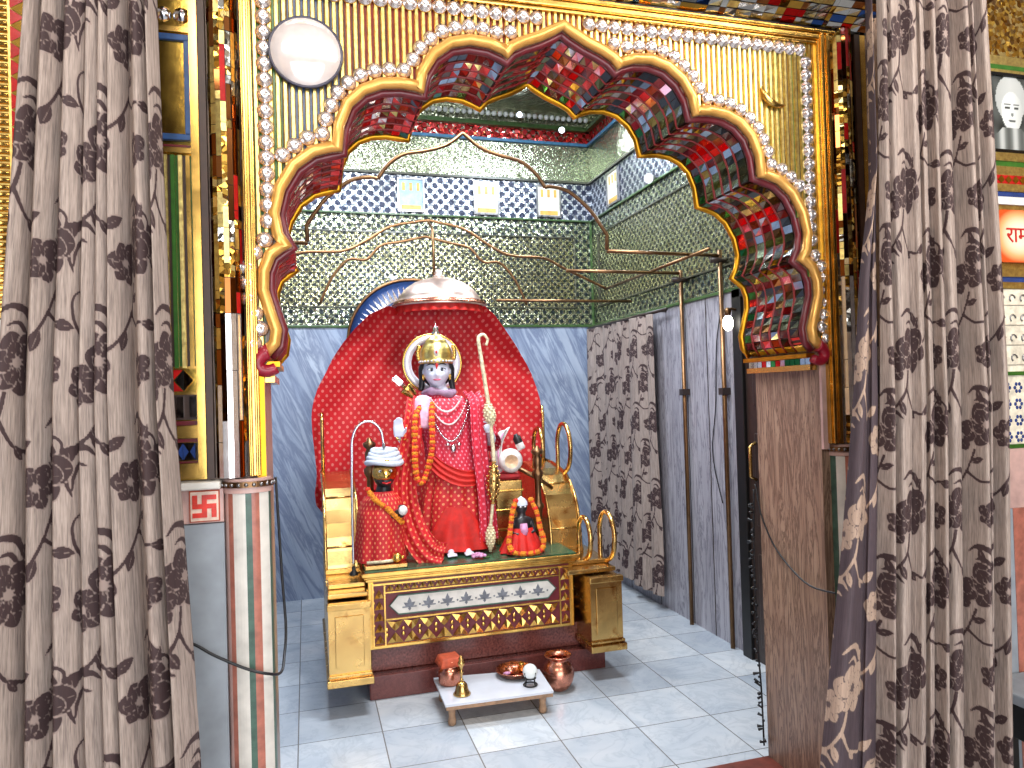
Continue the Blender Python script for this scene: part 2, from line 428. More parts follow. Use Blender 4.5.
#@@SETTING
#@@ARCH
#@@SIDES
#@@CURTAINS
#@@SHRINE
#@@THRONE
#@@STATUE
#@@SMALL
# ------------------------------------------------------------------ the setting
XL, XR, YB, YF, YFB = -0.75, 2.37, 5.72, 2.20, 2.60
ZD, ZC = 2.05, 3.86
struct('floor', MB().box((XL-.1, YFB-.02, -.12), (XR+.1, YB+.1, 0)), 'marble_floor')
struct('trim_1', MB().box((-.112, 2.10, -.12), (1.772, YFB-.02, 0.004)), 'threshold_red', .006)
struct('floor_hall', MB().box((-3.6, -3.6, -.2), (6, 2.6, -.12)), 'marble_floor')
struct('ceiling', MB().box((XL-.1, YFB, ZC), (XR+.1, YB+.1, ZC+.1)), 'mosaic_plain')
struct('ceiling_hall', MB().box((-3.6, -3.6, 3.6), (6, 2.2, 3.7)), 'ceiling_paint')
def banded(mb, P, a0, a1, frame=True):
    """mirror-work bands on a wall; P(a, z, out) places a point, a runs along the wall"""
    def q(u0, u1, z0, z1, m, out=0): mb.quad([P(u0, z0, out), P(u1, z0, out), P(u1, z1, out), P(u0, z1, out)], m)
    q(a0, a1, 2.05, 2.94, 2); 
    i0, i1 = a0+.16, a1-.16
    q(i0, i1, 2.21, 2.80, 1, .006)
    q(a0, a1, 2.94, 3.27, 3); q(a0, a1, 3.27, 3.60, 4)
    q(a0, a1, 3.60, 3.70, 5); q(a0, a1, 3.70, 3.86, 4)
m_band = ['marble_grey_blue', 'mosaic_lattice', 'mosaic_border', 'mosaic_frieze', 'mosaic_plain', 'mosaic_red']
wb = MB().box((XL-.1, YB+.006, 0), (XR+.1, YB+.11, ZC)); wb.quad([(XL, YB-.012, 0), (XR, YB-.012, 0), (XR, YB-.012, ZD), (XL, YB-.012, ZD)])
wb.quad([(XL, YB-.012, ZD), (XR, YB-.012, ZD), (XR, YB+.006, ZD), (XL, YB+.006, ZD)])
banded(wb, lambda a, z, o: (a, YB-o, z), XL, XR); struct('wall_back', wb, m_band)
wr = MB().box((XR+.006, YFB-.02, 0), (XR+.11, YB, ZC)); wr.quad([(XR-.012, YB, 0), (XR-.012, 3.55, 0), (XR-.012, 3.55, ZD), (XR-.012, YB, ZD)], 6)
wr.quad([(XR-.012, YB, ZD), (XR-.012, 3.55, ZD), (XR+.006, 3.55, ZD), (XR+.006, YB, ZD)], 6)
banded(wr, lambda a, z, o: (XR-o, a, z), YB, YFB); struct('wall_right', wr, m_band+['marble_grey_slab'])
wl = MB().box((XL-.11, YFB-.02, 0), (XL-.006, YB, ZC)); wl.quad([(XL+.012, YFB, 0), (XL+.012, YB, 0), (XL+.012, YB, ZD), (XL+.012, YFB, ZD)])
banded(wl, lambda a, z, o: (XL+o, a, z), YFB, YB); struct('wall_left', wl, m_band)
# thin mouldings between the bands
def trim_pair(n, z0, z1, mat, out):
    b = MB().box((XL, YB-out, z0), (XR, YB, z1)).box((XR-out, YFB, z0), (XR, YB, z1)).box((XL, YFB, z0), (XL+out, YB, z1))
    struct('trim_%d' % n, b, mat, .003)
plain('trim_green', (62, 88, 48), .3, 0, .2); plain('trim_dark', (70, 70, 58), .3, 0, .2); plain('trim_blue', (70, 120, 156), .3); plain('trim_white', (222, 226, 222), .3)
trim_pair(2, 2.048, 2.068, 'trim_green', .022); trim_pair(3, 2.935, 2.95, 'trim_green', .02); trim_pair(4, 3.26, 3.28, 'trim_dark', .02)
trim_pair(5, 3.575, 3.60, 'trim_blue', .03); trim_pair(6, 3.70, 3.735, 'trim_green', .04)
b = MB()
for (za, zb, m) in ((2.205, 2.215, 0), (2.795, 2.805, 0)):
    b.box((XL+.15, YB-.016, za), (XR-.15, YB-.004, zb))
    b.box((XR-.016, YFB+.15, za), (XR-.004, YB-.15, zb))
b.box((XR-.165, YB-.016, 2.2), (XR-.155, YB-.004, 2.8)); b.box((XR-.016, YB-.165, 2.2), (XR-.004, YB-.155, 2.8))
struct('trim_7', b, 'trim_dark')
b = MB().box((XR-.022, YB-.022, 2.05), (XR-.004, YB-.004, 2.95)); struct('trim_8', b, 'trim_green')
b = MB()
for i in range(62):
    b.ball((XL+.03+i*.05, YB-.05, 3.79), .022, 8)
struct('trim_9', b, 'trim_white')
# marble slab seams on the right wall and the dark doorway nearer the arch
b = MB()
for y in (5.1, 4.62, 4.17, 3.92): b.box((XR-.0135, y-.004, 0), (XR-.008, y+.004, ZD))
struct('trim_10', b, 'dark_wood')
d = MB().box((XR-.03, 2.62, 0), (XR+.004, 3.54, 2.04)); 
for z in (.1, .75, 1.4): d.box((XR-.045, 2.75, z), (XR-.03, 3.42, z+.5), 0)
dr = struct('door_1', d, 'dark_wood', .006)
obj('door_handle', MB().tube([(XR-.05, 3.40, 1.0), (XR-.085, 3.40, 1.02), (XR-.085, 3.40, 1.18), (XR-.05, 3.40, 1.2)], .01, 8), 'brass', dr)
b = MB().box((XR-.05, 3.50, 0), (XR+.006, 3.585, 2.05)).box((XR-.05, 2.60, 2.0), (XR+.006, 3.585, 2.05)); struct('trim_11', b, 'black', .004)
# the hall behind the camera
b = MB()
for (x0, x1) in ((-3.6, -2.2), (-.1, .9), (3.0, 6.0)): b.box((x0, -3.6, -.12), (x1, -3.45, 3.6))
b.box((-2.2, -3.6, 2.9), (-.1, -3.45, 3.6)); b.box((.9, -3.6, 2.9), (3.0, -3.45, 3.6))
struct('wall_hall_rear', b, 'hall_paint')
b = MB().box((-3.6, -3.6, -.12), (-3.5, 2.2, 3.6)); b.box((-3.5, -3.4, -.12), (-3.48, 2.2, 1.1), 1); struct('wall_hall_left', b, ['hall_paint', 'hall_red'])
b = MB().box((5.9, -3.6, -.12), (6.0, 2.2, 3.6)); b.box((5.88, -3.4, -.12), (5.9, 2.2, 1.1), 1); struct('wall_hall_right', b, ['hall_paint', 'hall_red'])

# ------------------------------------------------------------------ the arch
AX = .83
HALF = [(0, 2.672), (.03, 2.652), (.075, 2.628), (.13, 2.606), (.165, 2.588), (.19, 2.560), (.205, 2.572), (.25, 2.588), (.31, 2.592), (.365, 2.578), (.415, 2.540), (.447, 2.488), (.461, 2.424),
        (.485, 2.432), (.53, 2.436), (.585, 2.430), (.635, 2.408), (.675, 2.368), (.700, 2.305), (.708, 2.232), (.735, 2.229), (.785, 2.214), (.835, 2.174), (.872, 2.110), (.889, 2.040), (.880, 1.985), (.856, 1.944),
        (.880, 1.932), (.905, 1.912), (.921, 1.870), (.923, 1.820), (.907, 1.762), (.890, 1.705), (.897, 1.660), (.925, 1.628)]
LOBE_ENDS = [5, 12, 19, 26, 34]
prof = [(AX-x, z) for x, z in reversed(HALF)] + [(AX+x, z) for x, z in HALF[1:]]
JX0, JX1 = AX-.942, AX+.942
# wall with the cusped opening
poly = [(-3.6, -.12), (-3.6, 3.9), (6.0, 3.9), (6.0, -.12), (JX1, -.12), (JX1, 1.60)] + list(reversed(prof)) + [(JX0, 1.60), (JX0, -.12)]
wf = MB(); wf.prism(poly, YF, YFB-.02, 'XZ'); struct('wall_front', wf, 'marble_brown')
arch = thing('mirrored_arch', 'gold cusped arch with mirror studs, ribbed face and red-lined mirror soffit, framing the shrine', 'arch', (AX, YF, 1.6))
def outline_z(x):
    """height of the arch's upper edge above x (None beyond its span)"""
    best = None
    for (xa, za), (xb, zb) in zip(prof[:-1], prof[1:]):
        lo, hi = min(xa, xb), max(xa, xb)
        if lo <= x <= hi:
            z = za if abs(xb-xa) < 1e-6 else za+(zb-za)*(x-xa)/(xb-xa)
            z = max(za, zb) if abs(xb-xa) < 1e-4 else z
            best = z if best is None else max(best, z)
    return best
def arc_resample(P, step):
    P = [Vector((x, 0, z)) for x, z in P]; L = [0]
    for a, b in zip(P[:-1], P[1:]): L.append(L[-1]+(b-a).length)
    n = max(2, int(round(L[-1]/step))); out = []
    for i in range(n+1):
        t = L[-1]*i/n; out.append((float(np.interp(t, L, [p.x for p in P])), float(np.interp(t, L, [p.z for p in P]))))
    return out, L[-1]
def offset(P, d):
    out = []
    for i in range(len(P)):
        a = P[max(0, i-1)]; b = P[min(len(P)-1, i+1)]; tx, tz = b[0]-a[0], b[1]-a[1]; l = math.hypot(tx, tz) or 1
        out.append((P[i][0]-tz/l*d, P[i][1]+tx/l*d))      # positive d = outward (up and away from the opening)
    return out
# soffit: mirror tiles in five rows between red ribs
lobes = []; cuts = [34-i for i in reversed([0])]
idx = sorted(set([0]+[34-e for e in LOBE_ENDS]+[34+e for e in LOBE_ENDS]+[68]))
idx = [i for i in idx if i != 34]
sof = MB(); smats = ['mirror_clear', 'mirror_gold', 'mirror_olive', 'mirror_dark', 'mirror_red', 'mirror_green', 'mirror_brown']
ROWS = np.linspace(YF+.030, YFB-.03, 7)
cusp_lines = []
for a, b in zip(idx[:-1], idx[1:]):
    seg = prof[a:b+1]; pts, L = arc_resample(seg, .030); n = len(pts)-1
    if a == [i for i in idx if i < 34][-1]: pass
    for i in range(n):
        t = (i+.5)/n
        if b-a > 8 and a < 34 < b: t = (t*2) % 1.0       # the two halves of the crown
        for r in range(6):
            y0, y1 = ROWS[r]+.004, ROWS[r+1]-.004
            p0, p1 = pts[i], pts[i+1]
            q = random.random()
            if abs(t-.5) < .12: m = 4 if q < .55 else (6 if q < .7 else 0)
            elif abs(t-.5) < .22: m = 6 if q < .15 else (1 if q < .22 else (3 if q < .6 else 0))
            else: m = 3 if q < .30 else (2 if q < .56 else (0 if q < .95 else 1))
            if r == 0: m = 3 if q < .6 else 0
            if r == 5: m = 5 if (i % 3 == 0) else (3 if q < .85 else 4)
            j = [random.uniform(0, .0035) for _ in range(4)]
            nx, nz = -(p1[1]-p0[1]), (p1[0]-p0[0]); l = math.hypot(nx, nz); nx, nz = -nx/l, -nz/l
            def pt(p, y, k): return (p[0]+nx*(.004+k), y, p[1]+nz*(.004+k))
            g = .04
            pa = (p0[0]+(p1[0]-p0[0])*g, p0[1]+(p1[1]-p0[1])*g); pb = (p1[0]-(p1[0]-p0[0])*g, p1[1]-(p1[1]-p0[1])*g)
            sof.quad([pt(pa, y0, j[0]), pt(pa, y1, j[1]), pt(pb, y1, j[2]), pt(pb, y0, j[3])], m)
obj('soffit', sof, smats, arch)
lining = MB(); lo = offset(prof, -.002)
for p, q in zip(lo[:-1], lo[1:]): lining.quad([(p[0], YF, p[1]), (p[0], YFB, p[1]), (q[0], YFB, q[1]), (q[0], YF, q[1])])
obj('soffit_lining', lining, 'soffit_back', arch)
in1 = offset(prof, -.006)
for y in ROWS[1:-1]:
    obj('soffit_rib', MB().tube([(x, y, z) for x, z in in1], .0042, 6), 'rib_red', arch)
in0 = offset(prof, -.004)
obj('maroon_lip', MB().tube([(x, YF+.011, z) for x, z in in0], [.0125]*len(in0), 10), 'maroon_paint', arch)
out1 = offset(prof, .017)
obj('gold_moulding', MB().tube([(x, YF-.015, z) for x, z in out1], .0170, 12), 'gold_moulding', arch)
obj('rear_moulding', MB().tube([(x, YFB-.012, z) for x, z in in0], .013, 10), 'yellow_moulding', arch)
# curled ends of the moulding
for sgn in (-1, 1):
    P = []
    for k in range(15):
        a = PI*1.25*k/14; r = .034-.017*k/14
        P.append((AX+sgn*(.930+.03*math.sin(a)*1.0), YF-.012, 1.642-.0-.034+r*math.cos(a)))
    obj('curled_end', MB().tube(P, [.024-.008*k/14 for k in range(15)], 10), 'maroon_bright', arch)
    # stepped mirror ledge under the soffit, on top of the marble jamb
    b = MB(); xo = AX+sgn*.945; 
    b.box((min(xo, xo-sgn*.03), YF+.01, 1.555), (max(xo, xo-sgn*.03), YFB, 1.575), 0)
    b.box((min(xo, xo-sgn*.045), YF+.01, 1.600), (max(xo, xo-sgn*.045), YFB, 1.615), 1)
    for i in range(13):
        y = YF+.02+i*.029; b.box((min(xo, xo-sgn*.022), y, 1.576), (max(xo, xo-sgn*.022), y+.026, 1.599), random.choice([2, 2, 3, 4, 2]))
    obj('springing_ledge', b, ['gold', 'yellow_moulding', 'mirror_clear', 'mirror_red', 'mirror_green'], arch)
# ribbed face
back = MB(); slats = MB()
PX0, PX1, PZ = AX-.952, AX+.965, 2.7245
pitch = .0205; n = int((PX1-PX0)/pitch)
for i in range(n+1):
    x = PX0+i*pitch+.005
    zo = [outline_z(x+d) for d in (0, pitch)]
    zo = [z for z in zo if z is not None]
    zb = (max(zo)+.012) if zo else 1.64
    if zb > PZ-.02: continue
    dx = x-AX
    gm = 2 if (dx < -.86 or dx > .86) else (3 if -.86 < dx < -.72 else (1 if -.72 < dx < .55 else random.choice([0, 2, 0])))
    if random.random() < .25: gm = 0
    x1 = min(x+pitch, PX1)
    back.box((x-.0102, YF-.006, zb), (x+.0103, YF, PZ), gm)
    xa, xb = x-.0074, x+.0074; y0, y1 = YF-.006, YF-.0135
    slats.add([(xa, y0, zb), (x-.0042, y1, zb), (x+.0042, y1, zb), (xb, y0, zb), (xa, y0, PZ), (x-.0042, y1, PZ), (x+.0042, y1, PZ), (xb, y0, PZ)],
              [(0, 1, 5, 4), (1, 2, 6, 5), (2, 3, 7, 6), (0, 3, 2, 1), (4, 5, 6, 7)])
obj('face_panel', back, ['dark_gap', 'red_gap', 'green_gap', 'blue_gap'], arch)
obj('gold_ribs', slats, 'gold_foil', arch)
# gold frame posts, cornice, crescent
for sx in (-1, 1):
    b = MB(); c = AX-.972 if sx < 0 else AX+.988; w = .016 if sx < 0 else .026
    b.box((c-w, YF-.03, 1.29), (c+w, YF, 2.772)); b.box((c-w*.7, YF-.040, 1.29), (c-w*.2, YF-.03, 2.772)); b.box((c+w*.2, YF-.040, 1.29), (c+w*.7, YF-.03, 2.772))
    obj('frame_post', b, 'gold', arch, bevel=.003)
    b = MB(); c2 = AX+sx*.955; b.box((c2-.012, YF-.012, 1.27), (c2+.012, YF, 1.6 if sx < 0 else 1.62))
    obj('yellow_strip', b, 'yellow_moulding' if sx < 0 else 'marble_pink', arch)
b = MB(); b.box((AX-1.03, YF-.024, 2.7250), (AX+1.03, YF, 2.737)); b.box((AX-1.03, YF-.034, 2.7375), (AX+1.03, YF, 2.757)); b.box((AX-1.03, YF-.044, 2.7575), (AX+1.03, YF, 2.770))
obj('cornice', b, 'gold', arch, bevel=.004)
P = [(AX+.80+.068*math.cos(a), YF-.022, 2.555+.068*math.sin(a)) for a in np.linspace(PI*1.02, PI*1.62, 17)]
obj('crescent', MB().tube(P, [.003+.0105*math.sin(PI*i/16) for i in range(17)], 8), 'gold', arch)
# domed mirror studs: outline row, top row, side rows; the hundred that show largest are parts of their own
st = MB(); st.lathe([(.0225, 0), (.0225, .004), (.0185, .006), (.0172, .011), (.011, .0155), (.0065, .0165), (.005, .0145), (.0, .014)], (0, 0, 0), 16, 0, ax=Matrix.Rotation(PI/2, 3, 'X'))
st.lathe([(.0235, -.001), (.0235, .002), (.0222, .003)], (0, 0, 0), 16, 1, ax=Matrix.Rotation(PI/2, 3, 'X'))
stud_me = mesh_of('mirror_stud', st, ['stud_pearl', 'gold'])
stud_pos = []
fine, _ = arc_resample(prof, .008)
for i in range(41): stud_pos.append((AX-.90+i*.045, 2.700))
for sx in (-1, 1):
    z = 2.655
    while z > 1.98: stud_pos.append((AX+sx*.922, z)); z -= .0455
stud_pos = [p for p in stud_pos if abs(p[0]-AX) > .055 or p[1] < 2.66]
for half in (1, -1):
    cand, _ = arc_resample(offset(fine, .0575), .003)
    if half < 0: cand = cand[::-1]
    for (x, z) in cand:
        if z > 2.652 or z < 1.66 or (x > AX) != (half < 0): continue
        if min((x-p[0])**2+(z-p[1])**2 for p in fine) < .0535**2: continue
        if any((x-q[0])**2+(z-q[1])**2 < .0445**2 for q in stud_pos): continue
        stud_pos.append((x, z))
fin_pos = []
for p in stud_pos:
    if all(math.hypot(p[0]-q[0], p[1]-q[1]) > .0415 for q in fin_pos): fin_pos.append(p)
fin_pos.sort(key=lambda p: p[0]**2+(p[1]-1.5)**2+YF**2)
for p in fin_pos[:100]: inst('mirror_stud', stud_me, arch, (p[0], YF-.014, p[1]))
rest = MB()
for p in fin_pos[100:]:
    rest.add([(v.co.x+p[0], v.co.y+YF-.014, v.co.z+p[1]) for v in stud_me.vertices], [tuple(q.vertices) for q in stud_me.polygons], 0, True)
if fin_pos[100:]: tag(obj('mirror_studs', rest, 'stud_pearl', arch), kind='stuff')
# large convex mirror in the corner
cm = thing('convex_mirror', 'large round convex mirror in a dark rim on the upper left of the arch face', 'mirror', (.025, YF-.015, 2.514))
prm = [(.104*math.sin(t), .026*(math.cos(t)-math.cos(1.2))/(1-math.cos(1.2))) for t in np.linspace(0, 1.2, 14)]
k = .104*math.sin(1.2); prm = [(r*.100/k, z) for r, z in prm]
obj('mirror_glass', MB().lathe([(r, z+.008) for r, z in reversed(prm)], (.025, YF-.019, 2.514), 48, ax=Matrix.Rotation(PI/2, 3, 'X')), 'pale_reflection', cm)
P = [(.025+.102*math.cos(a), YF-.025, 2.514+.102*math.sin(a)) for a in np.linspace(0, 2*PI, 49)[:-1]]
obj('rim', MB().tube(P, .0048, 8, closed=True), 'rim_dark', cm)
obj('backing_disc', MB().lathe([(0, 0), (.101, 0), (.101, .010)], (.025, YF-.0145, 2.514), 40, ax=Matrix.Rotation(PI/2, 3, 'X')), 'dark_wood', cm)
# mirror-tiled beam above the cornice
bm = thing('mirror_tiled_beam', 'dark beam with a strip of coloured mirror tiles running above the gold cornice', 'beam', (AX, YF, 2.83))
obj('beam_body', MB().box((-.5, 2.02, 2.842), (2.02, YF, 3.05)).box((-.5, YF-.03, 2.772), (2.02, YF, 2.8415)), 'dark_wood', bm)
b = MB(); x = -.5
while x < 1.98:
    w = random.uniform(.018, .06)
    for r in range(4):
        b.quad([(x, YF-.034-r*.022, 2.778+r*.015+random.uniform(0, .004)), (x+w-.001, YF-.034-r*.022, 2.778+r*.015+random.uniform(0, .004)), (x+w-.001, YF-.055-r*.022, 2.792+r*.015), (x, YF-.055-r*.022, 2.792+r*.015)],
               random.choice([0, 0, 0, 1, 7, 4, 6, 5, 0, 8]))
    x += w
obj('tile_strip', b, ['mirror_clear', 'mirror_gold', 'mirror_olive', 'mirror_dark', 'mirror_red', 'mirror_blue', 'mirror_brown', 'gold_foil', 'mosaic_silver'], bm)
# ------------------------------------------------------------------ piers, columns and panels either side of the arch
def mirror_column(cx, cy, r, z0, z1, label, seed, side):
    rr = random.Random(seed)
    t = thing('mirror_column', label, 'column', (cx, cy, z0), 'mirror columns either side of the arch')
    b = MB(); N = 9
    for k in range(N):
        a0 = PI+PI*k/N; a1 = PI+PI*(k+1)/N
        z = z0
        while z < z1:
            h = rr.choice([.025, .04, .06, .1, .16]) if z > 1.62 else rr.choice([.1, .16, .3]); zt = min(z1, z+h)
            q = rr.random(); m = 0 if q < .24 else (1 if q < .50 else (2 if q < .80 else (3 if q < .86 else (4 if q < .92 else 5))))
            if m == 5 or (m == 0 and q < .12): m = 3
            if z < 1.62 and q < .7: m = 5  # foot facets mostly white, a bright reflection put into their colour
            dr = rr.uniform(0, .002); d2 = rr.uniform(-.05, .05)
            b.quad([(cx+(r+dr)*math.cos(a0+.01), cy+(r+dr)*math.sin(a0+.01), z), (cx+(r-dr)*math.cos(a1-.01), cy+(r-dr)*math.sin(a1-.01), z),
                    (cx+(r-dr)*math.cos(a1-.01+d2*.2), cy+(r-dr)*math.sin(a1-.01), zt-.002), (cx+(r+dr)*math.cos(a0+.01+d2*.2), cy+(r+dr)*math.sin(a0+.01), zt-.002)], m)
            z = zt
    obj('mirror_facing', b, ['mosaic_silver', 'gold_foil', 'mosaic_foil', 'mirror_brown', 'red_tile', 'stud_pearl'], t)
    obj('column_core', MB().lathe([(r-.004, z0), (r-.004, z1)], (cx, cy, 0), 20, a0=PI, a1=2*PI), 'dark_gap', t)
    b = MB(); b.box((cx-r-.022, YF-.03, z0), (cx-r-.004, YF, z1), 0); b.box((cx-r-.045, YF-.03, z0), (cx-r-.024, YF, z1), 1)  # the dark strip stands in for the shadow gap beside the left column
    if side > 0: b = MB(); b.box((cx+r+.004, YF-.03, z0), (cx+r+.026, YF, z1), 0); b.box((cx+r+.028, YF-.03, z0), (cx+r+.05, YF, z1), 1)
    obj('fillet_and_gap', b, ['dark_gap', 'gold'], t)
    return t
mirror_column(-.202, YF-.004, .043, 1.29, 2.80, 'slim half-round mirror-tiled column left of the arch above the striped pilaster', 5, -1)
mirror_column(1.905, YF-.004, .042, 1.29, 2.80, 'slim half-round mirror-tiled column right of the arch beside the right curtain', 9, 1)
def striped_pilaster(cx, w, label, rev=False):
    t = thing('striped_pilaster', label, 'pilaster', (cx, YF, -.12), 'striped pilasters either side of the arch')
    stripes = [(0, .10, 0), (.10, .2, 1), (.2, .47, 2), (.47, .60, 3), (.60, .76, 1), (.76, .95, 2), (.95, 1, 3)]
    b = MB(); r = w/2
    for (a, c, m) in stripes:
        n = 4
        for i in range(n):
            u0 = a+(c-a)*i/n; u1 = a+(c-a)*(i+1)/n
            if rev: u0, u1 = 1-u1, 1-u0
            t0, t1 = PI+PI*u0, PI+PI*u1
            # stripes even across the width as seen from the front
            x0, x1 = -r+w*u0, -r+w*u1
            y0, y1 = -.05*math.sqrt(max(0, 1-(x0/r)**2)), -.05*math.sqrt(max(0, 1-(x1/r)**2))
            b.add([(cx+x0, YF+y0, -.12), (cx+x1, YF+y1, -.12), (cx+x1, YF+y1, 1.245), (cx+x0, YF+y0, 1.245)], [(0, 1, 2, 3)], m, False)
    obj('inlaid_shaft', b, ['marble_pink', 'marble_red_inlay', 'marble_white_inlay', 'marble_green_inlay'], t)
    b = MB()
    for (e, z0, z1, m) in ((.004, 1.246, 1.262, 0), (.010, 1.262, 1.278, 1), (.002, 1.278, 1.286, 0)):
        pr = [(cx+(r+e)*math.cos(q), YF+(.05+e)*math.sin(q)) for q in np.linspace(PI, 2*PI, 25)]
        b.prism(pr, z0, z1, 'XY', m)
    for i in range(11):
        q = PI+PI*(i+.5)/11; b.ball((cx+(r+.009)*math.cos(q), YF+(.060)*math.sin(q), 1.270), .006, 6, 2)
    obj('beaded_cap', b, ['marble_pink', 'brass_pipe', 'steel'], t)
striped_pilaster(-.165, .125, 'rounded marble pilaster with red, white and green stripes left of the arch')
striped_pilaster(1.865, .115, 'rounded marble pilaster with red and white stripes right of the arch behind curtain', True)
# left pier below the ledge: pink marble band, red emblem tile, grey slab
pier = thing('marble_pier_facing', 'pier face with grey slab under a pink marble band left of the striped pilaster', 'pier', (-.30, YF, -.12))
obj('slate_slab', MB().box((-.75, YF-.02, -.12), (-.228, YF, 1.165)), 'slate', pier, bevel=.003)
obj('pink_band', MB().box((-.75, YF-.022, 1.167), (-.228, YF, 1.262)), 'marble_pink', pier, bevel=.003)
obj('ledge', MB().box((-.75, YF-.06, 1.263), (-.232, YF, 1.285)), 'marble_white_inlay', pier, bevel=.005)
et = thing('emblem_tile', 'small square tile with a red swastika emblem on the pink marble band', 'tile', (-.275, YF-.022, 1.214))
obj('tile_plate', MB().box((-.316, YF-.028, 1.172), (-.238, YF-.022, 1.258)), 'orange_cloth', et)
plain('emblem_pale', (240, 206, 186), .4); plain('emblem_red', (214, 50, 34), .4)
b = MB(); cx, cz, a, w = -.277, 1.215, .031, .0065; y0, y1 = YF-.033, YF-.028
def bar(x0, z0, x1, z1): b.box((cx+min(x0, x1), y0, cz+min(z0, z1)), (cx+max(x0, x1), y1, cz+max(z0, z1)))
bar(-w, -a, w, a); bar(-a, -w, -w-.0002, w); bar(w+.0002, -w, a, w)
bar(w+.0002, a-2*w, a, a); bar(-a, -a, -w-.0002, -a+2*w); bar(-a, w+.0002, -a+2*w, a); bar(a-2*w, -a, a, -w-.0002)
obj('emblem', b, 'emblem_red', et)
b = MB().box((-.313, YF-.0295, 1.175), (-.241, YF-.0275, 1.255)); obj('pale_ground', b, 'emblem_pale', et)
# left panel beside the mirror column
lp = thing('ribbed_side_panel', 'gold and green ribbed panel with banded foot between the left curtain and mirror column', 'panel', (-.36, YF, 1.29))
obj('panel_backing', MB().box((-.692, YF-.005, 1.287), (-.285, YF, 2.85)), 'etched_gold', lp)
b = MB(); 
for i in range(17):
    x = -.60+i*.0195; m = (0, 1, 0, 2)[i % 4]
    b.box((x, YF-.014, 1.60), (x+.0105, YF-.005, 2.195), m); b.box((x+.0112, YF-.008, 1.60), (x+.019, YF-.005, 2.195), 1 if i % 2 else 3)
obj('ribs', b, ['gold_foil', 'green_gap', 'gold', 'dark_gap'], lp)
for z0_, z1_, m_ in ((2.20, 2.215, 'gold'), (2.216, 2.222, 'maroon_paint'), (2.54, 2.555, 'gold')): obj('crossbar', MB().box((-.62, YF-.018, z0_), (-.285, YF-.005, z1_)), m_, lp)
b = MB()
for i in range(7): 
    b.lathe([(.023, 0), (.018, .008), (.009, .014), (0, .016)], (-.31-i*.048, YF-.006, 2.592), 14, 0, ax=Matrix.Rotation(PI/2, 3, 'X'))
obj('boss_row', b, 'silver', lp)
b = MB()
for i in range(8):
    x = -.325-i*.054
    b.add([(x, YF-.007, 1.535), (x+.025, YF-.010, 1.565), (x, YF-.007, 1.595), (x-.025, YF-.008, 1.565)], [(0, 1, 2, 3)], 0)
    b.add([(x-.027, YF-.007, 1.535), (x-.002, YF-.007, 1.535), (x-.0265, YF-.007, 1.563)], [(0, 1, 2)], 1); b.add([(x-.027, YF-.007, 1.595), (x-.0265, YF-.007, 1.567), (x-.002, YF-.007, 1.595)], [(0, 1, 2)], 1)
b.box((-.75, YF-.012, 1.525), (-.285, YF-.005, 1.532), 2); b.box((-.75, YF-.012, 1.597), (-.285, YF-.005, 1.604), 2)
obj('diamond_row', b, ['mirror_clear', 'red_tile', 'gold'], lp)
b = MB().box((-.75, YF-.012, 1.455), (-.285, YF-.005, 1.525), 1)
for i in range(13):
    x = -.31-i*.034; b.box((x, YF-.022, 1.462), (x+.018, YF-.012, 1.52), 0)
obj('mirror_balusters', b, ['mirror_clear', 'dark_gap'], lp)
b = MB().box((-.75, YF-.014, 1.44), (-.285, YF-.005, 1.452), 1).box((-.75, YF-.018, 1.405), (-.285, YF-.005, 1.438), 0).box((-.75, YF-.014, 1.393), (-.285, YF-.005, 1.403), 1).box((-.75, YF-.014, 1.335), (-.285, YF-.005, 1.34), 1).box((-.75, YF-.018, 1.292), (-.285, YF-.005, 1.333), 0)
obj('gold_bands', b, ['gold', 'maroon_paint'], lp)
b = MB().box((-.75, YF-.007, 1.342), (-.285, YF-.005, 1.391), 0)
for i in range(14):
    x = -.30-i*.032
    b.quad([(x, YF-.009, 1.343), (x, YF-.009, 1.390), (x-.014, YF-.009, 1.3665)], 1); b.quad([(x-.031, YF-.009, 1.390), (x-.031, YF-.009, 1.343), (x-.017, YF-.009, 1.3665)], 2)
obj('triangle_band', b, ['mirror_clear', 'blue_tile', 'blue_tile'], lp)
fp = thing('etched_mirror_picture', 'etched gold mirror picture in a blue frame beside the left curtain', 'picture', (-.38, YF-.005, 2.38))
b = MB()
for (x0, x1, z0, z1) in ((-.50, -.29, 2.515, 2.532), (-.50, -.29, 2.235, 2.252), (-.305, -.288, 2.2522, 2.5148), (-.50, -.484, 2.2522, 2.5148)): b.box((x0, YF-.022, z0), (x1, YF-.005, z1))
obj('frame', b, 'blue_frame', fp, bevel=.002)
obj('etched_plate', MB().box((-.484, YF-.012, 2.252), (-.305, YF-.005, 2.515)), 'etched_gold', fp)
# far left, behind the curtain's outer edge
fl = thing('beaded_gold_strip', 'gold beaded wall strip with red triangles at far left edge behind the curtain', 'panel', (-.78, YF, 1.7))
obj('gold_backing', MB().box((-.95, YF-.01, 1.74), (-.70, YF, 3.0)), 'gold_foil', fl)
b = MB()
for i in range(64): 
    z = 1.76+i*.019; b.tube([(-.80, YF-.012, z), (-.735, YF-.012, z)], .0075, 6)
obj('beading', b, 'gold', fl)
b = MB()
for i in range(22):
    z = 2.02+i*.045; b.add([(-.728, YF-.014, z), (-.695, YF-.014, z+.0225), (-.728, YF-.014, z+.044)], [(0, 1, 2)], 0); b.add([(-.694, YF-.014, z+.0235), (-.694, YF-.014, z+.066), (-.727, YF-.014, z+.045)], [(0, 1, 2)], 1)
obj('triangle_tiles', b, ['red_tile', 'mirror_gold'], fl)
pn = thing('paper_notice', 'white printed paper notice on the wall left of the left curtain', 'notice', (-.75, YF-.004, 1.62))
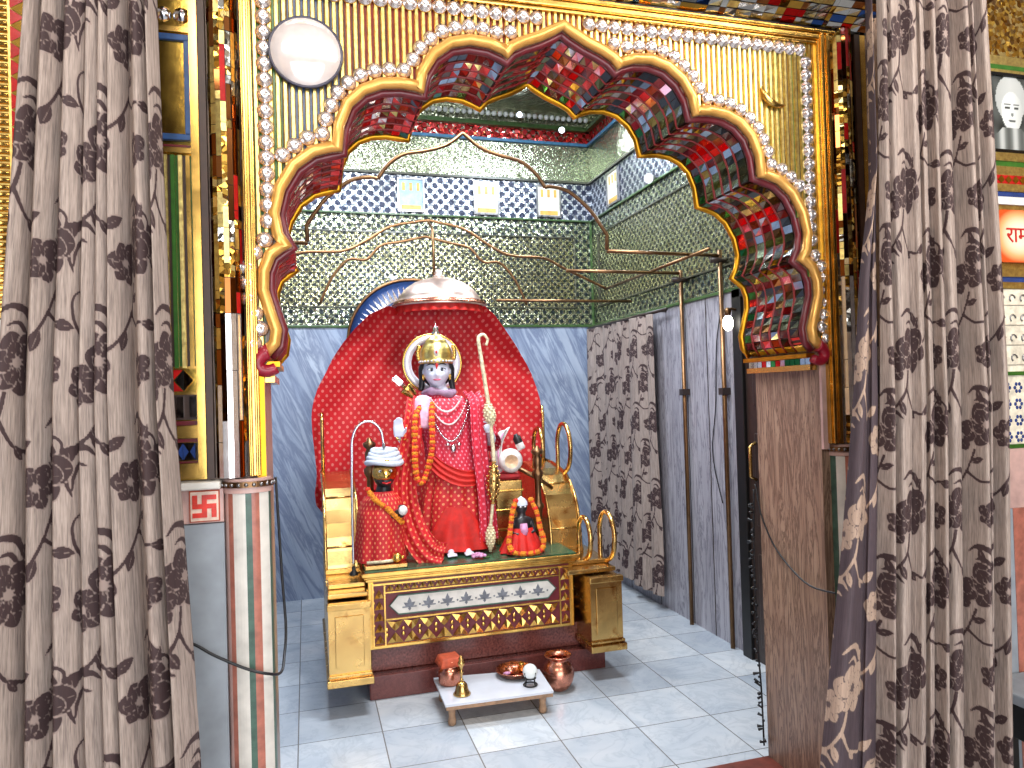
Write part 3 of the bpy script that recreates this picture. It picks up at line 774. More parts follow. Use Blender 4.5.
obj('sheet', MB().box((-.84, YF-.006, 1.50), (-.70, YF-.003, 1.735)), 'paper', pn)
b = MB()
for r in range(9):
    for c in range(3): b.box((-.765+c*.02, YF-.0075, 1.53+r*.021), (-.752+c*.02, YF-.006, 1.533+r*.021))
obj('print', b, 'black', pn)
lw = thing('tiled_wall_foot', 'marble wall foot with green and white tile band at far left edge behind curtain', 'panel', (-.78, YF, .7))
obj('marble_slab', MB().box((-.95, YF-.012, -.12), (-.752, YF, 1.37)), 'marble_red_inlay', lw); obj('tile_band', MB().box((-.95, YF-.014, 1.372), (-.70, YF, 1.497)), 'mosaic_frieze', lw)

# ------------------------------------------------------------------ wall panel at the far right
X0, X1 = 2.2, 3.0
rp = thing('banded_wall_panel', 'gold, striped and tiled wall panel at far right edge beyond the right curtain', 'panel', (2.6, YF, 1.2))
obj('foil_top', MB().box((X0, YF-.012, 2.77), (X1, YF, 3.3)), 'mosaic_foil', rp)
b = MB(); Z = 2.77
def band(z0, z1, m, out=.016): b.box((X0, YF-out, z0), (X1, YF, z1), m)
band(2.735, 2.77, 0); band(2.715, 2.735, 1); band(2.69, 2.715, 0, .02); band(2.40, 2.69, 3, .006); band(2.355, 2.40, 0, .02); band(2.335, 2.355, 1); band(2.30, 2.335, 0)
band(2.265, 2.30, 2); band(2.235, 2.265, 0, .02); band(2.215, 2.235, 4); band(2.185, 2.215, 5); band(1.93, 2.185, 0, .008); band(1.90, 1.93, 0, .022); band(1.88, 1.90, 4); band(1.855, 1.88, 0)
obj('bands', b, ['gold_foil', 'green_gap', 'red_tile', 'dark_gap', 'blue_tile', 'paper'], rp)
b = MB()
for i in range(22):
    x = X0+.02+i*.036; b.add([(x, YF-.018, 2.2825), (x+.017, YF-.019, 2.298), (x+.034, YF-.018, 2.2825), (x+.017, YF-.018, 2.267)], [(0, 1, 2, 3)], 0)
obj('diamond_tiles', b, ['mirror_gold'], rp)
b = MB().box((X0, YF-.010, 1.53), (X1, YF, 1.853), 0)
for r in range(4):
    b.box((X0, YF-.012, 1.555+r*.078), (X1, YF-.010, 1.557+r*.078), 1)
    for c in range(14):
        x = X0+.03+c*.055; z = 1.575+r*.078
        b.tube([(x+.014*math.cos(a), YF-.012, z+.014*math.sin(a)+.008) for a in np.linspace(0, PI*1.3, 7)], .003, 5, 1)
obj('patterned_tiles', b, ['cream_tile', 'steel'], rp)
b = MB().box((X0, YF-.010, 1.245), (X1, YF, 1.53), 0)
for r in range(4):
    for c in range(14):
        x = X0+.02+c*.058+(r % 2)*.0; z = 1.275+r*.064
        for k in range(6):
            a = k*PI/3; b.ball((x+.016*math.cos(a), YF-.010, z+.016*math.sin(a)), (.008, .002, .008), 6, 1)
b.box((X0, YF-.016, 1.515), (X1, YF-.01, 1.53), 2); b.box((X0, YF-.016, 1.232), (X1, YF-.0, 1.247), 2)
obj('rosette_tiles', b, ['cream_tile', 'blue_tile', 'green_gap'], rp)
obj('marble_foot', MB().box((X0, YF-.014, 1.0), (X1, YF, 1.23)), 'marble_pink', rp)
obj('red_marble_foot', MB().box((2.63, YF-.014, -.12), (X1, YF, .999)), 'marble_red_inlay', rp)
obj('grey_marble_foot', MB().box((X0, YF-.013, -.12), (2.629, YF, .999)), 'slate', rp)
# black and white portrait
pt = thing('portrait_photograph', 'black and white portrait of a person with white headscarf, beyond right curtain', 'picture', (2.70, YF-.01, 2.545))
N, M_ = 70, 76; PXW, PZH = .30, .30
k = NT('portrait_print'); at = k.n('ShaderNodeAttribute', attribute_name='tone')
MAT['portrait_print'] = k.fin(k.ramp(at.outputs['Fac'], [(0, (22, 24, 24)), (.5, (120, 124, 122)), (1, (232, 234, 232))]), .2)
g = MB().grid(lambda a, c: (2.55+PXW*a, YF-.0145, 2.40+PZH*c), N, M_)
o = obj('print', g, 'portrait_print', pt)
def tone(a, c):
    x = (a-.50)/.5; z = (c-.5)/.5; v = .12+.10*math.sin(9*x+4*z)*math.sin(5*z-3*x)
    def e(cx, cz, rx, rz): return ((x-cx)/rx)**2+((z-cz)/rz)**2
    if e(0, .35, .52, .62) < 1: v = .78-.15*abs(x)          # headscarf
    if e(.02, .02, .36, .52) < 1: v = .92-.55*max(0, x-.05)  # face
    if z < -.40 and abs(x) < .3+(-.4-z)*1.2: v = .5+.25*math.sin(14*x)
    for s in (-1, 1):
        if e(.02+s*.15, .12, .085, .035) < 1: v = .15
        if e(.02+s*.15, .21, .11, .025) < 1: v = .3
    if e(.03, -.06, .05, .05) < 1: v = .5
    if e(.02, -.22, .12, .03) < 1: v = .3
    return max(0, min(1, v))
at = o.data.attributes.new('tone', 'FLOAT', 'POINT'); at.data.foreach_set('value', [tone(i/N, j/M_) for j in range(M_+1) for i in range(N+1)])
b = MB()
for (x0, x1, z0, z1) in ((2.54, 2.86, 2.69, 2.702), (2.54, 2.86, 2.388, 2.40), (2.538, 2.55, 2.40, 2.69), (2.85, 2.862, 2.40, 2.69)): b.box((x0, YF-.022, z0), (x1, YF-.006, z1))
obj('frame', b, 'black_gloss', pt)
# orange plaque with lettering
sg = thing('lettered_plaque', 'orange plaque with pale printed centre and red lettering on the right edge wall panel', 'sign', (2.70, YF-.012, 2.06))
k = NT('plaque_print'); sp = k.n('ShaderNodeSeparateXYZ'); k.put(sp.inputs[0], k.obj())
dd = k.math('ADD', k.math('POWER', k.math('ABSOLUTE', k.math('DIVIDE', sp.outputs[0], .125)), 2.2), k.math('POWER', k.math('ABSOLUTE', k.math('DIVIDE', sp.outputs[2], .105)), 2.2))
MAT['plaque_print'] = k.fin(k.ramp(dd, [(.1, (250, 232, 206)), (.55, (240, 178, 120)), (1.0, (214, 84, 34))]), .3)  # printed gradient, pale centre to orange edge
pr = []
for cx_, cz_, a0 in ((2.78, 2.13, 0), (2.615, 2.13, 90), (2.615, 1.985, 180), (2.78, 1.985, 270)):
    for q in range(7): pr.append((cx_+.03*math.cos(math.radians(a0+q*15)), cz_+.03*math.sin(math.radians(a0+q*15))))
obj('plate', MB().prism(pr, YF-.030, YF-.012), 'plaque_print', sg)
cu = bpy.data.curves.new('lettering', 'FONT'); cu.body = 'राम'; cu.size = .088; cu.extrude = .001; cu.align_x = 'LEFT'; cu.align_y = 'CENTER'
to = bpy.data.objects.new('tmp', cu); COL.objects.link(to); bpy.context.view_layer.update()
tm = bpy.data.meshes.new_from_object(to.evaluated_get(bpy.context.evaluated_depsgraph_get())); COL.objects.unlink(to); bpy.data.objects.remove(to)
tm.materials.clear(); tm.materials.append(MAT['lettering_red']); tm.name = 'lettering'
lo_ = link('lettering', tm, sg, (2.63, YF-.032, 2.06)); lo_.rotation_euler = (PI/2, 0, 0)
# dark steel desk edge at the lower right
dk = thing('dark_side_table', 'dark side table top jutting in behind the right curtain at the frame edge', 'table', (2.62, 2.06, -.12))
obj('table_top', MB().box((2.42, 1.90, .33), (3.1, 2.18, .37)), 'slate', dk, bevel=.006)
obj('table_apron', MB().box((2.44, 1.94, .20), (3.06, 2.16, .33)), 'black', dk, bevel=.004)
for x in (2.46, 3.0): obj('leg', MB().box((x, 1.96, -.12), (x+.05, 2.01, .20)), 'black', dk); obj('leg', MB().box((x, 2.10, -.12), (x+.05, 2.15, .20)), 'black', dk)

# ------------------------------------------------------------------ curtains
def motif(TW=.44, TH=.52, res=.002):
    """raster of the woven pattern, one repeat: 1 flower or leaf, .5 pale outline, 0 ground"""
    nx, ny = int(TW/res), int(TH/res); U, V = np.meshgrid((np.arange(nx)+.5)*res, (np.arange(ny)+.5)*res); A = np.zeros((ny, nx))
    def wrap(cx, cy): return (U-cx+TW/2) % TW-TW/2, (V-cy+TH/2) % TH-TH/2
    def stroke(P, w, taper=True):
        P = [tuple(p)[:2] for p in catmull([(x, y, 0) for x, y in P], 10)]; n = len(P)
        for i, (x, y) in enumerate(P):
            t = i/(n-1); r = w*(math.sin(PI*min(1, max(0, t)))**.8 if taper == 'leaf' else (1-.65*t if taper else 1))+.0012
            du, dv = wrap(x, y); A[du*du+dv*dv < (r*1.15)**2] = 1
    def leafshape(x, y, L, w, ang):
        du, dv = wrap(x, y); a = du*math.cos(ang)+dv*math.sin(ang); b = -du*math.sin(ang)+dv*math.cos(ang)
        t = a/L
        m = (t > 0) & (t < 1); ww = w*np.sin(PI*np.clip(t, 0, 1))**.9
        A[m & (np.abs(b) < ww)] = 1; A[m & (np.abs(b) < .0011) & (t < .8)] = .5
    def flower(cx, cy, R, rot, sq=1.0):
        for (f, n, o) in ((1.0, 6, 0), (.70, 5, .5), (.40, 4, .2)):
            for k in range(n):
                a = rot+o+2*PI*k/n; Rl = R*f*(1+.12*math.sin(3*k+o*5))
                du, dv = wrap(cx+.58*Rl*math.cos(a), cy+.58*Rl*math.sin(a)*sq)
                p = du*math.cos(a)+dv*math.sin(a); q = -du*math.sin(a)+dv*math.cos(a)
                e = (p/(.46*Rl))**2+(q/(.45*Rl*np.clip(1-.30*(p/(.46*Rl))**2-.12*p/(.46*Rl), .2, 2)))**2
                A[e < 1.0] = .42; A[e < .80] = 1; A[(e < .6) & (np.abs(q) < .0010) & (p > 0)] = .5
        du, dv = wrap(cx, cy); rr = np.hypot(du, dv); th = np.arctan2(dv, du)
        A[rr < R*.16] = .5; A[(rr < R*.26) & (np.sin(th*9) > .55)] = .5
    # v grows downwards
    stroke([(.13, .27), (.115, .34), (.075, .395), (.03, .41)], .0042, False); stroke([(.115, .34), (.15, .40), (.21, .425)], .004, False); stroke([(.33, .03), (.30, .10), (.26, .16), (.21, .20)], .004, False)
    stroke([(.33, .48), (.35, .42), (.40, .385), (.43, .40), (.425, .43), (.405, .43)], .0045); stroke([(.30, .10), (.35, .13), (.40, .125)], .0038, False); stroke([(.05, .16), (.02, .12), (.015, .07), (.04, .05), (.055, .07)], .0045)
    for (x, y, L, w, a) in ((.21, .425, .06, .012, -.5), (.03, .41, .055, .011, 2.6), (.40, .125, .055, .011, .2), (.09, .375, .05, .009, 1.2), (.28, .14, .05, .010, 1.9), (.36, .40, .05, .010, -1.9), (.155, .40, .045, .009, .9), (.315, .07, .045, .009, -.3)): leafshape(x, y, L*1.15, w*1.35, a)
    # curling acanthus leaves over each flower
    for (x, y, s) in ((.14, .13, 1), (.345, .385, 1), (.06, .455, -1)):
        stroke([(x+s*.045, y+.075), (x+s*.062, y+.02), (x+s*.038, y-.030), (x-s*.01, y-.042), (x-s*.042, y-.018)], .0080, 'leaf')
        stroke([(x+s*.045, y+.06), (x+s*.038, y+.02), (x+s*.012, y-.006), (x-s*.020, y+.004)], .0055, 'leaf')
        leafshape(x+s*.055, y+.01, .035, .008, -1.2 if s > 0 else -1.9); leafshape(x+s*.05, y-.01, .03, .007, -1.7)
    flower(.155, .215, .080, .2); flower(.060, .270, .056, .8); flower(.375, .465, .078, 1.0); flower(.280, .500, .055, .1); flower(.385, .235, .046, .5)
    for _ in range(1): A = (A*2+np.roll(A, 1, 0)+np.roll(A, -1, 0)+np.roll(A, 1, 1)+np.roll(A, -1, 1))/6
    return A, TW, TH, res
MOTIF = motif()
def sample(u, v):
    A, TW, TH, res = MOTIF; x = (u % TW)/res-.5; y = (v % TH)/res-.5; i = np.floor(x).astype(int); j = np.floor(y).astype(int); fx, fy = x-i, y-j
    w, h = A.shape[1], A.shape[0]
    return (A[j % h, i % w]*(1-fx)+A[j % h, (i+1) % w]*fx)*(1-fy)+(A[(j+1) % h, i % w]*(1-fx)+A[(j+1) % h, (i+1) % w]*fx)*fy
def curtain_mesh(name, xl, xr, y0, z0, z1, nf, amp, cloth_w, mat, ph=0., du0=0., nu=330, nv=560, axis='X', amp_low=1.35, fold_extra=.4):
    """hanging cloth: xl(t)/xr(t) edges, t 0 at the top; folds run down and wander a little"""
    s = np.linspace(0, 1, nu+1)[None, :]; t = np.linspace(0, 1, nv+1)[:, None]
    XLr = np.array([xl(float(q)) for q in t[:, 0]])[:, None]; XRr = np.array([xr(float(q)) for q in t[:, 0]])[:, None]
    warp = s+.030*np.sin(2*PI*1.7*s+ph)+.016*np.sin(2*PI*3.1*s+2*ph)
    phase = 2*PI*nf*warp+.55*np.sin(2.4*t+5*s+ph)+.3*np.sin(6*t+9*s)
    A = amp*(.75+(amp_low-.75)*t)*(.75+.35*np.sin(2*PI*1.3*s+ph))
    f = 1-2*np.abs(np.sin(phase/2))**.8; fold = A*(f+fold_extra*np.sin(2*PI*nf*.47*warp+1.3+ph+.8*t))
    wob = .25*(1/nf)*np.cos(phase)*(XRr-XLr)*.55
    X = XLr+(XRr-XLr)*s+wob; Y = y0+fold; Z = (z1+(z0-z1)*t)*np.ones_like(s)
    # pattern follows the cloth along its own length
    d = np.sqrt(np.diff(X, axis=1)**2+np.diff(Y, axis=1)**2); Ucl = np.concatenate([np.zeros((nv+1, 1)), np.cumsum(d, 1)], 1)
    Ucl = Ucl[nv//2][None, :]*np.ones_like(X); Ucl = Ucl/Ucl[0, -1]*cloth_w
    Vcl = (z1-Z)
    pat = sample(Ucl+du0, Vcl)
    co = np.stack([X, Y, Z], -1) if axis == 'X' else np.stack([Y, X, Z], -1)
    me = bpy.data.meshes.new(name); n = (nu+1)*(nv+1)
    idx = np.arange(n).reshape(nv+1, nu+1)
    q = np.stack([idx[:-1, :-1], idx[1:, :-1], idx[1:, 1:], idx[:-1, 1:]], -1).reshape(-1, 4)
    me.vertices.add(n); me.vertices.foreach_set('co', co.reshape(-1).astype(np.float32))
    me.loops.add(q.size); me.loops.foreach_set('vertex_index', q.reshape(-1).astype(np.int32))
    me.polygons.add(len(q)); me.polygons.foreach_set('loop_start', np.arange(0, q.size, 4, dtype=np.int32))
    me.polygons.foreach_set('use_smooth', np.ones(len(q), dtype=bool))
    me.update(calc_edges=True)
    a = me.attributes.new('pattern', 'FLOAT', 'POINT'); a.data.foreach_set('value', pat.reshape(-1).astype(np.float32))
    ul = me.uv_layers.new(name='UVMap'); uv = np.stack([Ucl, Vcl], -1).reshape(-1, 2)[q.reshape(-1)]; ul.data.foreach_set('uv', uv.reshape(-1).astype(np.float32))
    me.materials.append(MAT[mat]); me.validate(); return me
def lerp_fn(ts, vs): return lambda t: float(np.interp(t, ts, vs))
ZT, ZB = 2.86, .03
def T(z): return (ZT-z)/(ZT-ZB)
def hang(o): md = o.modifiers.new('t', 'SOLIDIFY'); md.thickness = .0015; md.offset = 0
cl = link('curtain', curtain_mesh('curtain', lerp_fn([0, T(2.45), T(1.52), T(.69), 1], [-.585, -.592, -.660, -.690, -.70]), lerp_fn([0, T(2.47), T(1.51), T(.63), 1], [-.335, -.325, -.312, -.277, -.265]),
      1.90, ZB, ZT, 8, .031, .95, 'curtain_fabric', .7, .10, nu=380))
tag(cl, 'taupe curtain with dark flowers hanging left of the arch', 'curtain'); hang(cl)
cr = link('curtain', curtain_mesh('curtain', lerp_fn([0, T(2.73), T(1.9), T(1.44), T(.9), T(.3), 1], [1.775, 1.783, 1.755, 1.745, 1.72, 1.69, 1.67]), lerp_fn([0, T(2.79), T(1.43), T(.2), 1], [2.24, 2.251, 2.275, 2.225, 2.21]),
      1.90, ZB, ZT, 9, .037, 1.35, 'curtain_fabric', 2.1, .31, nu=460))
tag(cr, 'wide taupe curtain with dark flowers and a dark folded edge, hanging right of the arch', 'curtain'); hang(cr)
WLOC[cr.name] = (0, 0, 0)
re_ = link('folded_edge', curtain_mesh('folded_edge', lerp_fn([0, T(2.2), T(1.83), T(1.4), T(.9), T(.33), 1], [1.772, 1.764, 1.70, 1.655, 1.585, 1.49, 1.44]), lerp_fn([0, T(2.2), T(1.44), T(.9), T(.3), 1], [1.785, 1.775, 1.765, 1.745, 1.735, 1.72]),
      1.905, ZB, ZT, 2.2, .022, .36, 'curtain_fabric_reverse', .3, .05, nu=130), cr, (0, 0, 0))
tag(re_, 'dark reverse side with pale flowers'); hang(re_)
for (xa, xb, lab) in ((-1.0, -.2, 'brass curtain rod above the left curtain'), (1.65, 2.45, 'brass curtain rod above the right curtain')):
    t = thing('curtain_rod', lab, 'rod', ((xa+xb)/2, 1.9, 2.87), 'curtain rods')
    obj('rod', MB().tube([(xa, 1.9, 2.875), (xb, 1.9, 2.875)], .013, 10), 'brass_pipe', t)
    for x in (xa+.03, xb-.03): obj('bracket', MB().tube([(x, 1.9, 2.875), (x, YF, 2.875)], .009, 8), 'brass_pipe', t)
c3 = link('curtain', curtain_mesh('curtain', lerp_fn([0, 1], [5.62, 5.60]), lerp_fn([0, 1], [4.50, 4.48]), XR-.075, .10, 2.02, 9, .030, 1.75, 'curtain_fabric', 1.2, .2, nu=330, nv=380, axis='Y'))
tag(c3, 'grey floral curtain on the right marble wall inside the shrine', 'curtain'); hang(c3)
t = thing('curtain_rod', 'dark curtain rod above the floral curtain inside the shrine', 'rod', (XR-.07, 5.0, 2.035), 'curtain rods')
obj('rod', MB().tube([(XR-.075, 5.66, 2.03), (XR-.075, 4.30, 2.03)], .012, 8), 'dark_wood', t)
for y in (5.5, 4.42): obj('bracket', MB().tube([(XR-.075, y, 2.03), (XR-.005, y, 2.03)], .008, 6), 'dark_wood', t)
# ------------------------------------------------------------------ framed pictures and lamps on the shrine walls
plain('picture_pale', (226, 222, 206), .3, 0, .1, 20); plain('picture_blue', (150, 186, 214), .3, 0, .15, 16); plain('ochre_paint', (206, 160, 80), .4)
def wall_picture(P, w, h, ground, label):
    """P(a, z, out): a runs along the wall from the picture's centre"""
    c = P(0, 0, 0); t = thing('framed_picture', label, 'picture', c, 'pictures in the mirror frieze')
    def bx(a0, a1, z0, z1, o0, o1):
        p, q = P(a0, z0, o0), P(a1, z1, o1); return [min(x, y) for x, y in zip(p, q)], [max(x, y) for x, y in zip(p, q)]
    b = MB().box(*bx(-w/2+.014, w/2-.014, -h/2+.014, h/2-.014, 0, .012)); obj('print', b, ground, t)
    b = MB()
    for i in range(3):
        a = -w/2+.05+i*(w-.1)/2; b.box(*bx(a-.012, a+.012, h*.12, h*.36, .0125, .014))
    b.box(*bx(-w/2+.03, w/2-.03, -h/2+.02, -h*.3, .0125, .014)); obj('figures', b, 'ochre_paint', t)
    b = MB()
    for k in ((-w/2, w/2, -h/2, -h/2+.014), (-w/2, w/2, h/2-.014, h/2), (-w/2, -w/2+.014, -h/2+.014, h/2-.014), (w/2-.014, w/2, -h/2+.014, h/2-.014)): b.box(*bx(k[0], k[1], k[2], k[3], 0, .02))
    obj('frame', b, 'steel', t)
for x, g, l in ((.84, 'picture_blue', 'pale blue framed picture set in the mirror frieze of the back wall'), (1.455, 'picture_pale', 'cream framed picture in the middle of the back wall mirror frieze'), (1.99, 'picture_pale', 'cream framed picture nearest the right corner on the back wall frieze')):
    wall_picture(lambda a, z, o, x=x: (x+a, YB-.004-o, 3.10+z), .215, .27, g, l)
wall_picture(lambda a, z, o: (XR-.004-o, 5.22+a, 3.10+z), .215, .27, 'picture_pale', 'cream framed picture in the frieze of the right-hand shrine wall')
def led_lamp(p, d, label, r=.03, lum='led', wall='back'):
    t = thing('spot_lamp', label, 'lamp', p, 'spot lamps in the shrine'); m = Vector(d).to_track_quat('Z', 'Y').to_matrix()
    obj('housing', MB().lathe([(0, -.05), (r*.7, -.05), (r, -.02), (r*1.15, .012), (r*.95, .014), (r*.9, .004)], p, 20, ax=m), 'white_paint', t)
    obj('lens', MB().lathe([(r*.92, .003), (r*.6, .010), (0, .013)], p, 20, ax=m), lum, t)
    q = Vector(p)-Vector(d).normalized()*.045; e = Vector((q.x, YB, q.z+.01)) if wall == 'back' else (Vector((XR, q.y, q.z+.01)) if wall == 'right' else Vector((.66, 4.955, 2.305)))
    obj('stem', MB().tube([q, q.lerp(e, .5), e], .007, 8), 'steel', t)
    l = bpy.data.lights.new('spot_lamp_light', 'SPOT'); l.energy = 22; l.spot_size = 1.9; l.spot_blend = .6; l.color = (.82, .91, 1.0) if wall != 'fan' else (.35, .55, 1.0); l.energy = 22 if wall != 'fan' else 9; l.shadow_soft_size = .03
    o = link('spot_lamp_light', l, t, tuple(Vector(p)+Vector(d).normalized()*.03)); o.rotation_euler = (-Vector(d)).to_track_quat('Z', 'Y').to_euler()
led_lamp((2.27, 4.43, 2.93), (-.8, -.55, -.25), 'bright white spot lamp glowing on the right shrine wall', wall='right')
led_lamp((2.08, 5.58, 3.66), (-.4, -1, -.5), 'bright spot lamp on the back cornice nearer the right corner', .024)
led_lamp((.62, 5.18, 2.34), (-.12, 1, .16), 'small blue spot lamp clipped above the round fan washing the mirror wall', .022, 'led', 'fan')
led_lamp((1.72, 5.58, 3.76), (-.3, -1, -.5), 'bright spot lamp on the back cornice left of the corner one', .022)
t = thing('wall_sconce', 'small lit glass lamp on the dark door frame', 'lamp', (XR-.10, 3.56, 1.86))
obj('globe', MB().ball((XR-.10, 3.545, 1.86), (.03, .03, .045), 14), 'lamp_warm', t); obj('arm', MB().tube([(XR-.02, 3.545, 1.93), (XR-.08, 3.545, 1.94), (XR-.10, 3.545, 1.905)], .008, 8), 'brass_pipe', t)
obj('holder', MB().lathe([(.014, 1.90), (.022, 1.93), (.01, 1.945)], (XR-.10, 3.545, 0), 14), 'brass_pipe', t)

# ------------------------------------------------------------------ brass canopy frame over the throne
cf = thing('canopy_frame', 'brass pipe canopy frame with cusped arches over the throne', 'canopy frame', (AX, 4.3, 0))
half_f = [(0, 2.885), (.09, 2.815), (.20, 2.778), (.315, 2.752), (.395, 2.694), (.45, 2.618)]
half_g = [(.45, 2.618), (.49, 2.624), (.59, 2.600), (.705, 2.508), (.765, 2.430), (.805, 2.370), (.803, 2.286)]
def mirror_path(h, y): 
    r = [(AX+x, y, z) for x, z in h]; return [(2*AX-p[0], p[1], p[2]) for p in reversed(r)][:-1]+r
def smooth_half(h): return [(p.x, p.y) for p in catmull([(x, z, 0) for x, z in h], 5)]
P1 = mirror_path(smooth_half(half_f), 3.72); obj('front_arch', MB().tube(P1, .0105, 10), 'brass_pipe', cf)
for s in (-1, 1): obj('front_arch_shoulder', MB().tube([(AX+s*x, 3.72, z) for x, z in smooth_half(half_g[:-1])+half_g[-1:]], .0105, 10), 'brass_pipe', cf)
half_r = [(0, 2.705), (.09, 2.690), (.26, 2.650), (.43, 2.545), (.58, 2.478), (.83, 2.463), (.98, 2.395), (1.31, 2.249)]
obj('rear_arch', MB().tube(mirror_path(smooth_half(half_r), 4.9), .0105, 10), 'brass_pipe', cf)
half_i = [(.0, 2.615), (.17, 2.575), (.31, 2.544), (.41, 2.446), (.53, 2.442), (.64, 2.321), (.725, 2.141)]
obj('inner_arch', MB().tube(mirror_path(smooth_half(half_i), 5.0), .010, 10), 'brass_pipe', cf)
obj('side_rail', MB().tube([(2.14, 3.50, 2.262), (2.14, 4.93, 2.252)], .010, 8), 'brass_pipe', cf)
obj('side_rail', MB().tube([(AX*2-2.14, 3.50, 2.262), (AX*2-2.14, 4.93, 2.252)], .010, 8), 'brass_pipe', cf)
obj('cross_bar', MB().tube([(1.632, 3.72, 2.280), (2.335, 3.70, 2.268)], .0105, 8), 'brass_pipe', cf)
obj('cross_bar', MB().tube([(AX*2-1.632, 3.72, 2.280), (-.72, 3.70, 2.268)], .0105, 8), 'brass_pipe', cf)
obj('cross_bar', MB().tube([(1.30, 4.9, 2.16), (2.33, 4.9, 2.16)], .0105, 8), 'brass_pipe', cf)
obj('cross_bar', MB().tube([(1.55, 4.16, 2.245), (2.33, 4.16, 2.243)], .0105, 8), 'brass_pipe', cf)
for (y, zt) in ((4.16, 2.26), (3.70, 2.30)):
    obj('post', MB().tube([(2.33, y, 0), (2.33, y, zt)], .0135, 10), 'brass_pipe', cf)
    obj('post_clamp', MB().tube([(2.27, y, zt-.06), (2.375, y, zt-.06)], .018, 8), 'dark_wood', cf); obj('post_bracket', MB().box((2.305, y-.022, 1.46), (2.365, y+.022, 1.50)), 'dark_wood', cf)
obj('hanger_rod', MB().tube([(AX, 4.9, 2.70), (AX, 4.72, 2.60), (AX-.004, 4.68, 2.5), (AX-.008, 4.66, 2.27)], .009, 8), 'brass_pipe', cf)

# ------------------------------------------------------------------ hanging dome
DX, DY, DZ = .840, 4.60, 2.068
dm = thing('dome_umbrella', 'pale copper dome umbrella with red valance hanging above the throne', 'dome', (DX, DY, DZ))
k = 1.0
obj('dome_shell', MB().lathe([(.300*k, -.004), (.304*k, .002), (.300*k, .010), (.285*k, .014), (.272*k, .040), (.262*k, .050), (.262*k, .060), (.245*k, .085), (.21*k, .125), (.16*k, .158), (.10*k, .180), (.05*k, .190), (.035*k, .196)], (DX, DY, DZ), 48), 'copper_pale', dm)
obj('ribbed_band', MB().lathe([(.303*k, .006), (.310*k, .012), (.303*k, .018), (.292*k, .022), (.296*k, .028), (.288*k, .034)], (DX, DY, DZ), 48), 'copper', dm)
obj('finial', MB().lathe([(.034*k, .192), (.04, .205), (.02, .215), (.028, .228), (.012, .245), (.0, .25)], (DX, DY, DZ), 20), 'copper_pale', dm)
vb = MB(); vb.grid(lambda a, c: (DX+(.278*k+.008*math.sin(2*PI*a*26)*c)*math.cos(2*PI*a), DY+(.278*k+.008*math.sin(2*PI*a*26)*c)*math.sin(2*PI*a), DZ+.002-.045*c), 208, 4, uvf=lambda a, c: (a*1.7, c*.05))
obj('valance', vb, 'red_plain', dm); 

# ------------------------------------------------------------------ round blue mirror-work fan behind the cloth
FX, FY, FZ, FR = .716, 4.965, 1.872, .435
fn = thing('round_fan', 'round blue mirror-work fan with white zigzag rim behind the red cloth', 'fan', (FX, FY, FZ))
ax = Matrix.Rotation(PI/2, 3, 'X')
obj('disc', MB().lathe([(0, 0), (FR, 0), (FR, -.012)], (FX, FY, FZ), 64, ax=ax), 'blue_fan', fn)
obj('rim', MB().tube([(FX+FR*math.cos(a), FY-.003, FZ+FR*math.sin(a)) for a in np.linspace(0, 2*PI, 65)[:-1]], .011, 8, closed=True), 'brass_pipe', fn)
b = MB(); N = 64
for i in range(N):
    a0, a1 = 2*PI*i/N, 2*PI*(i+1)/N; am = (a0+a1)/2
    def pp(r, a): return (FX+r*math.cos(a), FY-.005, FZ+r*math.sin(a))
    b.quad([pp(FR*.70, a0), pp(FR*.70, a1), pp(FR*.90, am)], 0); b.quad([pp(FR*.50, a0), pp(FR*.50, a1), pp(FR*.66, am)], 1)
obj('zigzag', b, ['silver', 'mirror_clear'], fn)
obj('fan_pole', MB().tube([(FX, FY-.005, .645), (FX, FY-.005, FZ-FR+.02)], .012, 8), 'brass_pipe', fn)

# ------------------------------------------------------------------ throne
TX = .82
th = thing('throne', 'brass throne with scroll arms and inlaid front on a maroon granite plinth', 'throne', (TX, 4.3, 0))
def mx(x): return 2*TX-x
obj('plinth_base', MB().box((.27, 3.68, 0), (1.53, 5.0, .118)), 'granite_maroon', th, bevel=.005)
plain('granite_speckle', (112, 62, 56), .25, 0, .28, 90)
obj('plinth_step', MB().box((.285, 3.745, .119), (1.46, 4.98, .245)), 'granite_speckle', th, bevel=.004)
x0, x1, yf = .272, 1.362, 3.69
obj('seat_box', MB().box((x0, yf, .246), (x1, 4.95, .600)), 'gold', th, bevel=.004)
b = MB(); b.box((x0-.02, yf-.025, .601), (x1+.02, 4.96, .612)); b.box((x0-.03, yf-.038, .613), (x1+.03, 4.96, .634)); b.box((x0-.012, yf-.014, .585), (x1+.012, yf, .600))
obj('seat_moulding', b, 'gold', th, bevel=.004)
obj('seat_top', MB().box((x0-.012, yf-.018, .6345), (x1+.012, 4.95, .640)), 'green_marble_top', th)
fr = obj('front_panel', MB().box((x0+.028, yf-.006, .268), (x1-.028, yf, .582)), 'maroon_paint', th)
b = MB()
for (a, c, d, e) in ((x0+.02, x1-.02, .255, .266), (x0+.02, x1-.02, .565, .575), (x0+.085, x1-.085, .388, .396), (x0+.085, x1-.085, .523, .530)): b.box((a, yf-.014, d), (c, yf, e))
for x in (x0+.02, x0+.078, x1-.086, x1-.03): b.box((x, yf-.014, .2662), (x+.008, yf, .5648))
obj('panel_frame', b, 'gold', fr)
b = MB(); zc = .460; hx = [(x0+.105, zc), (x0+.150, zc+.047), (x1-.150, zc+.047), (x1-.105, zc), (x1-.150, zc-.047), (x0+.150, zc-.047)]
b.prism(hx, yf-.012, yf-.006, 'XZ'); pl = obj('white_inlay', b, 'marble_white_inlay', fr)
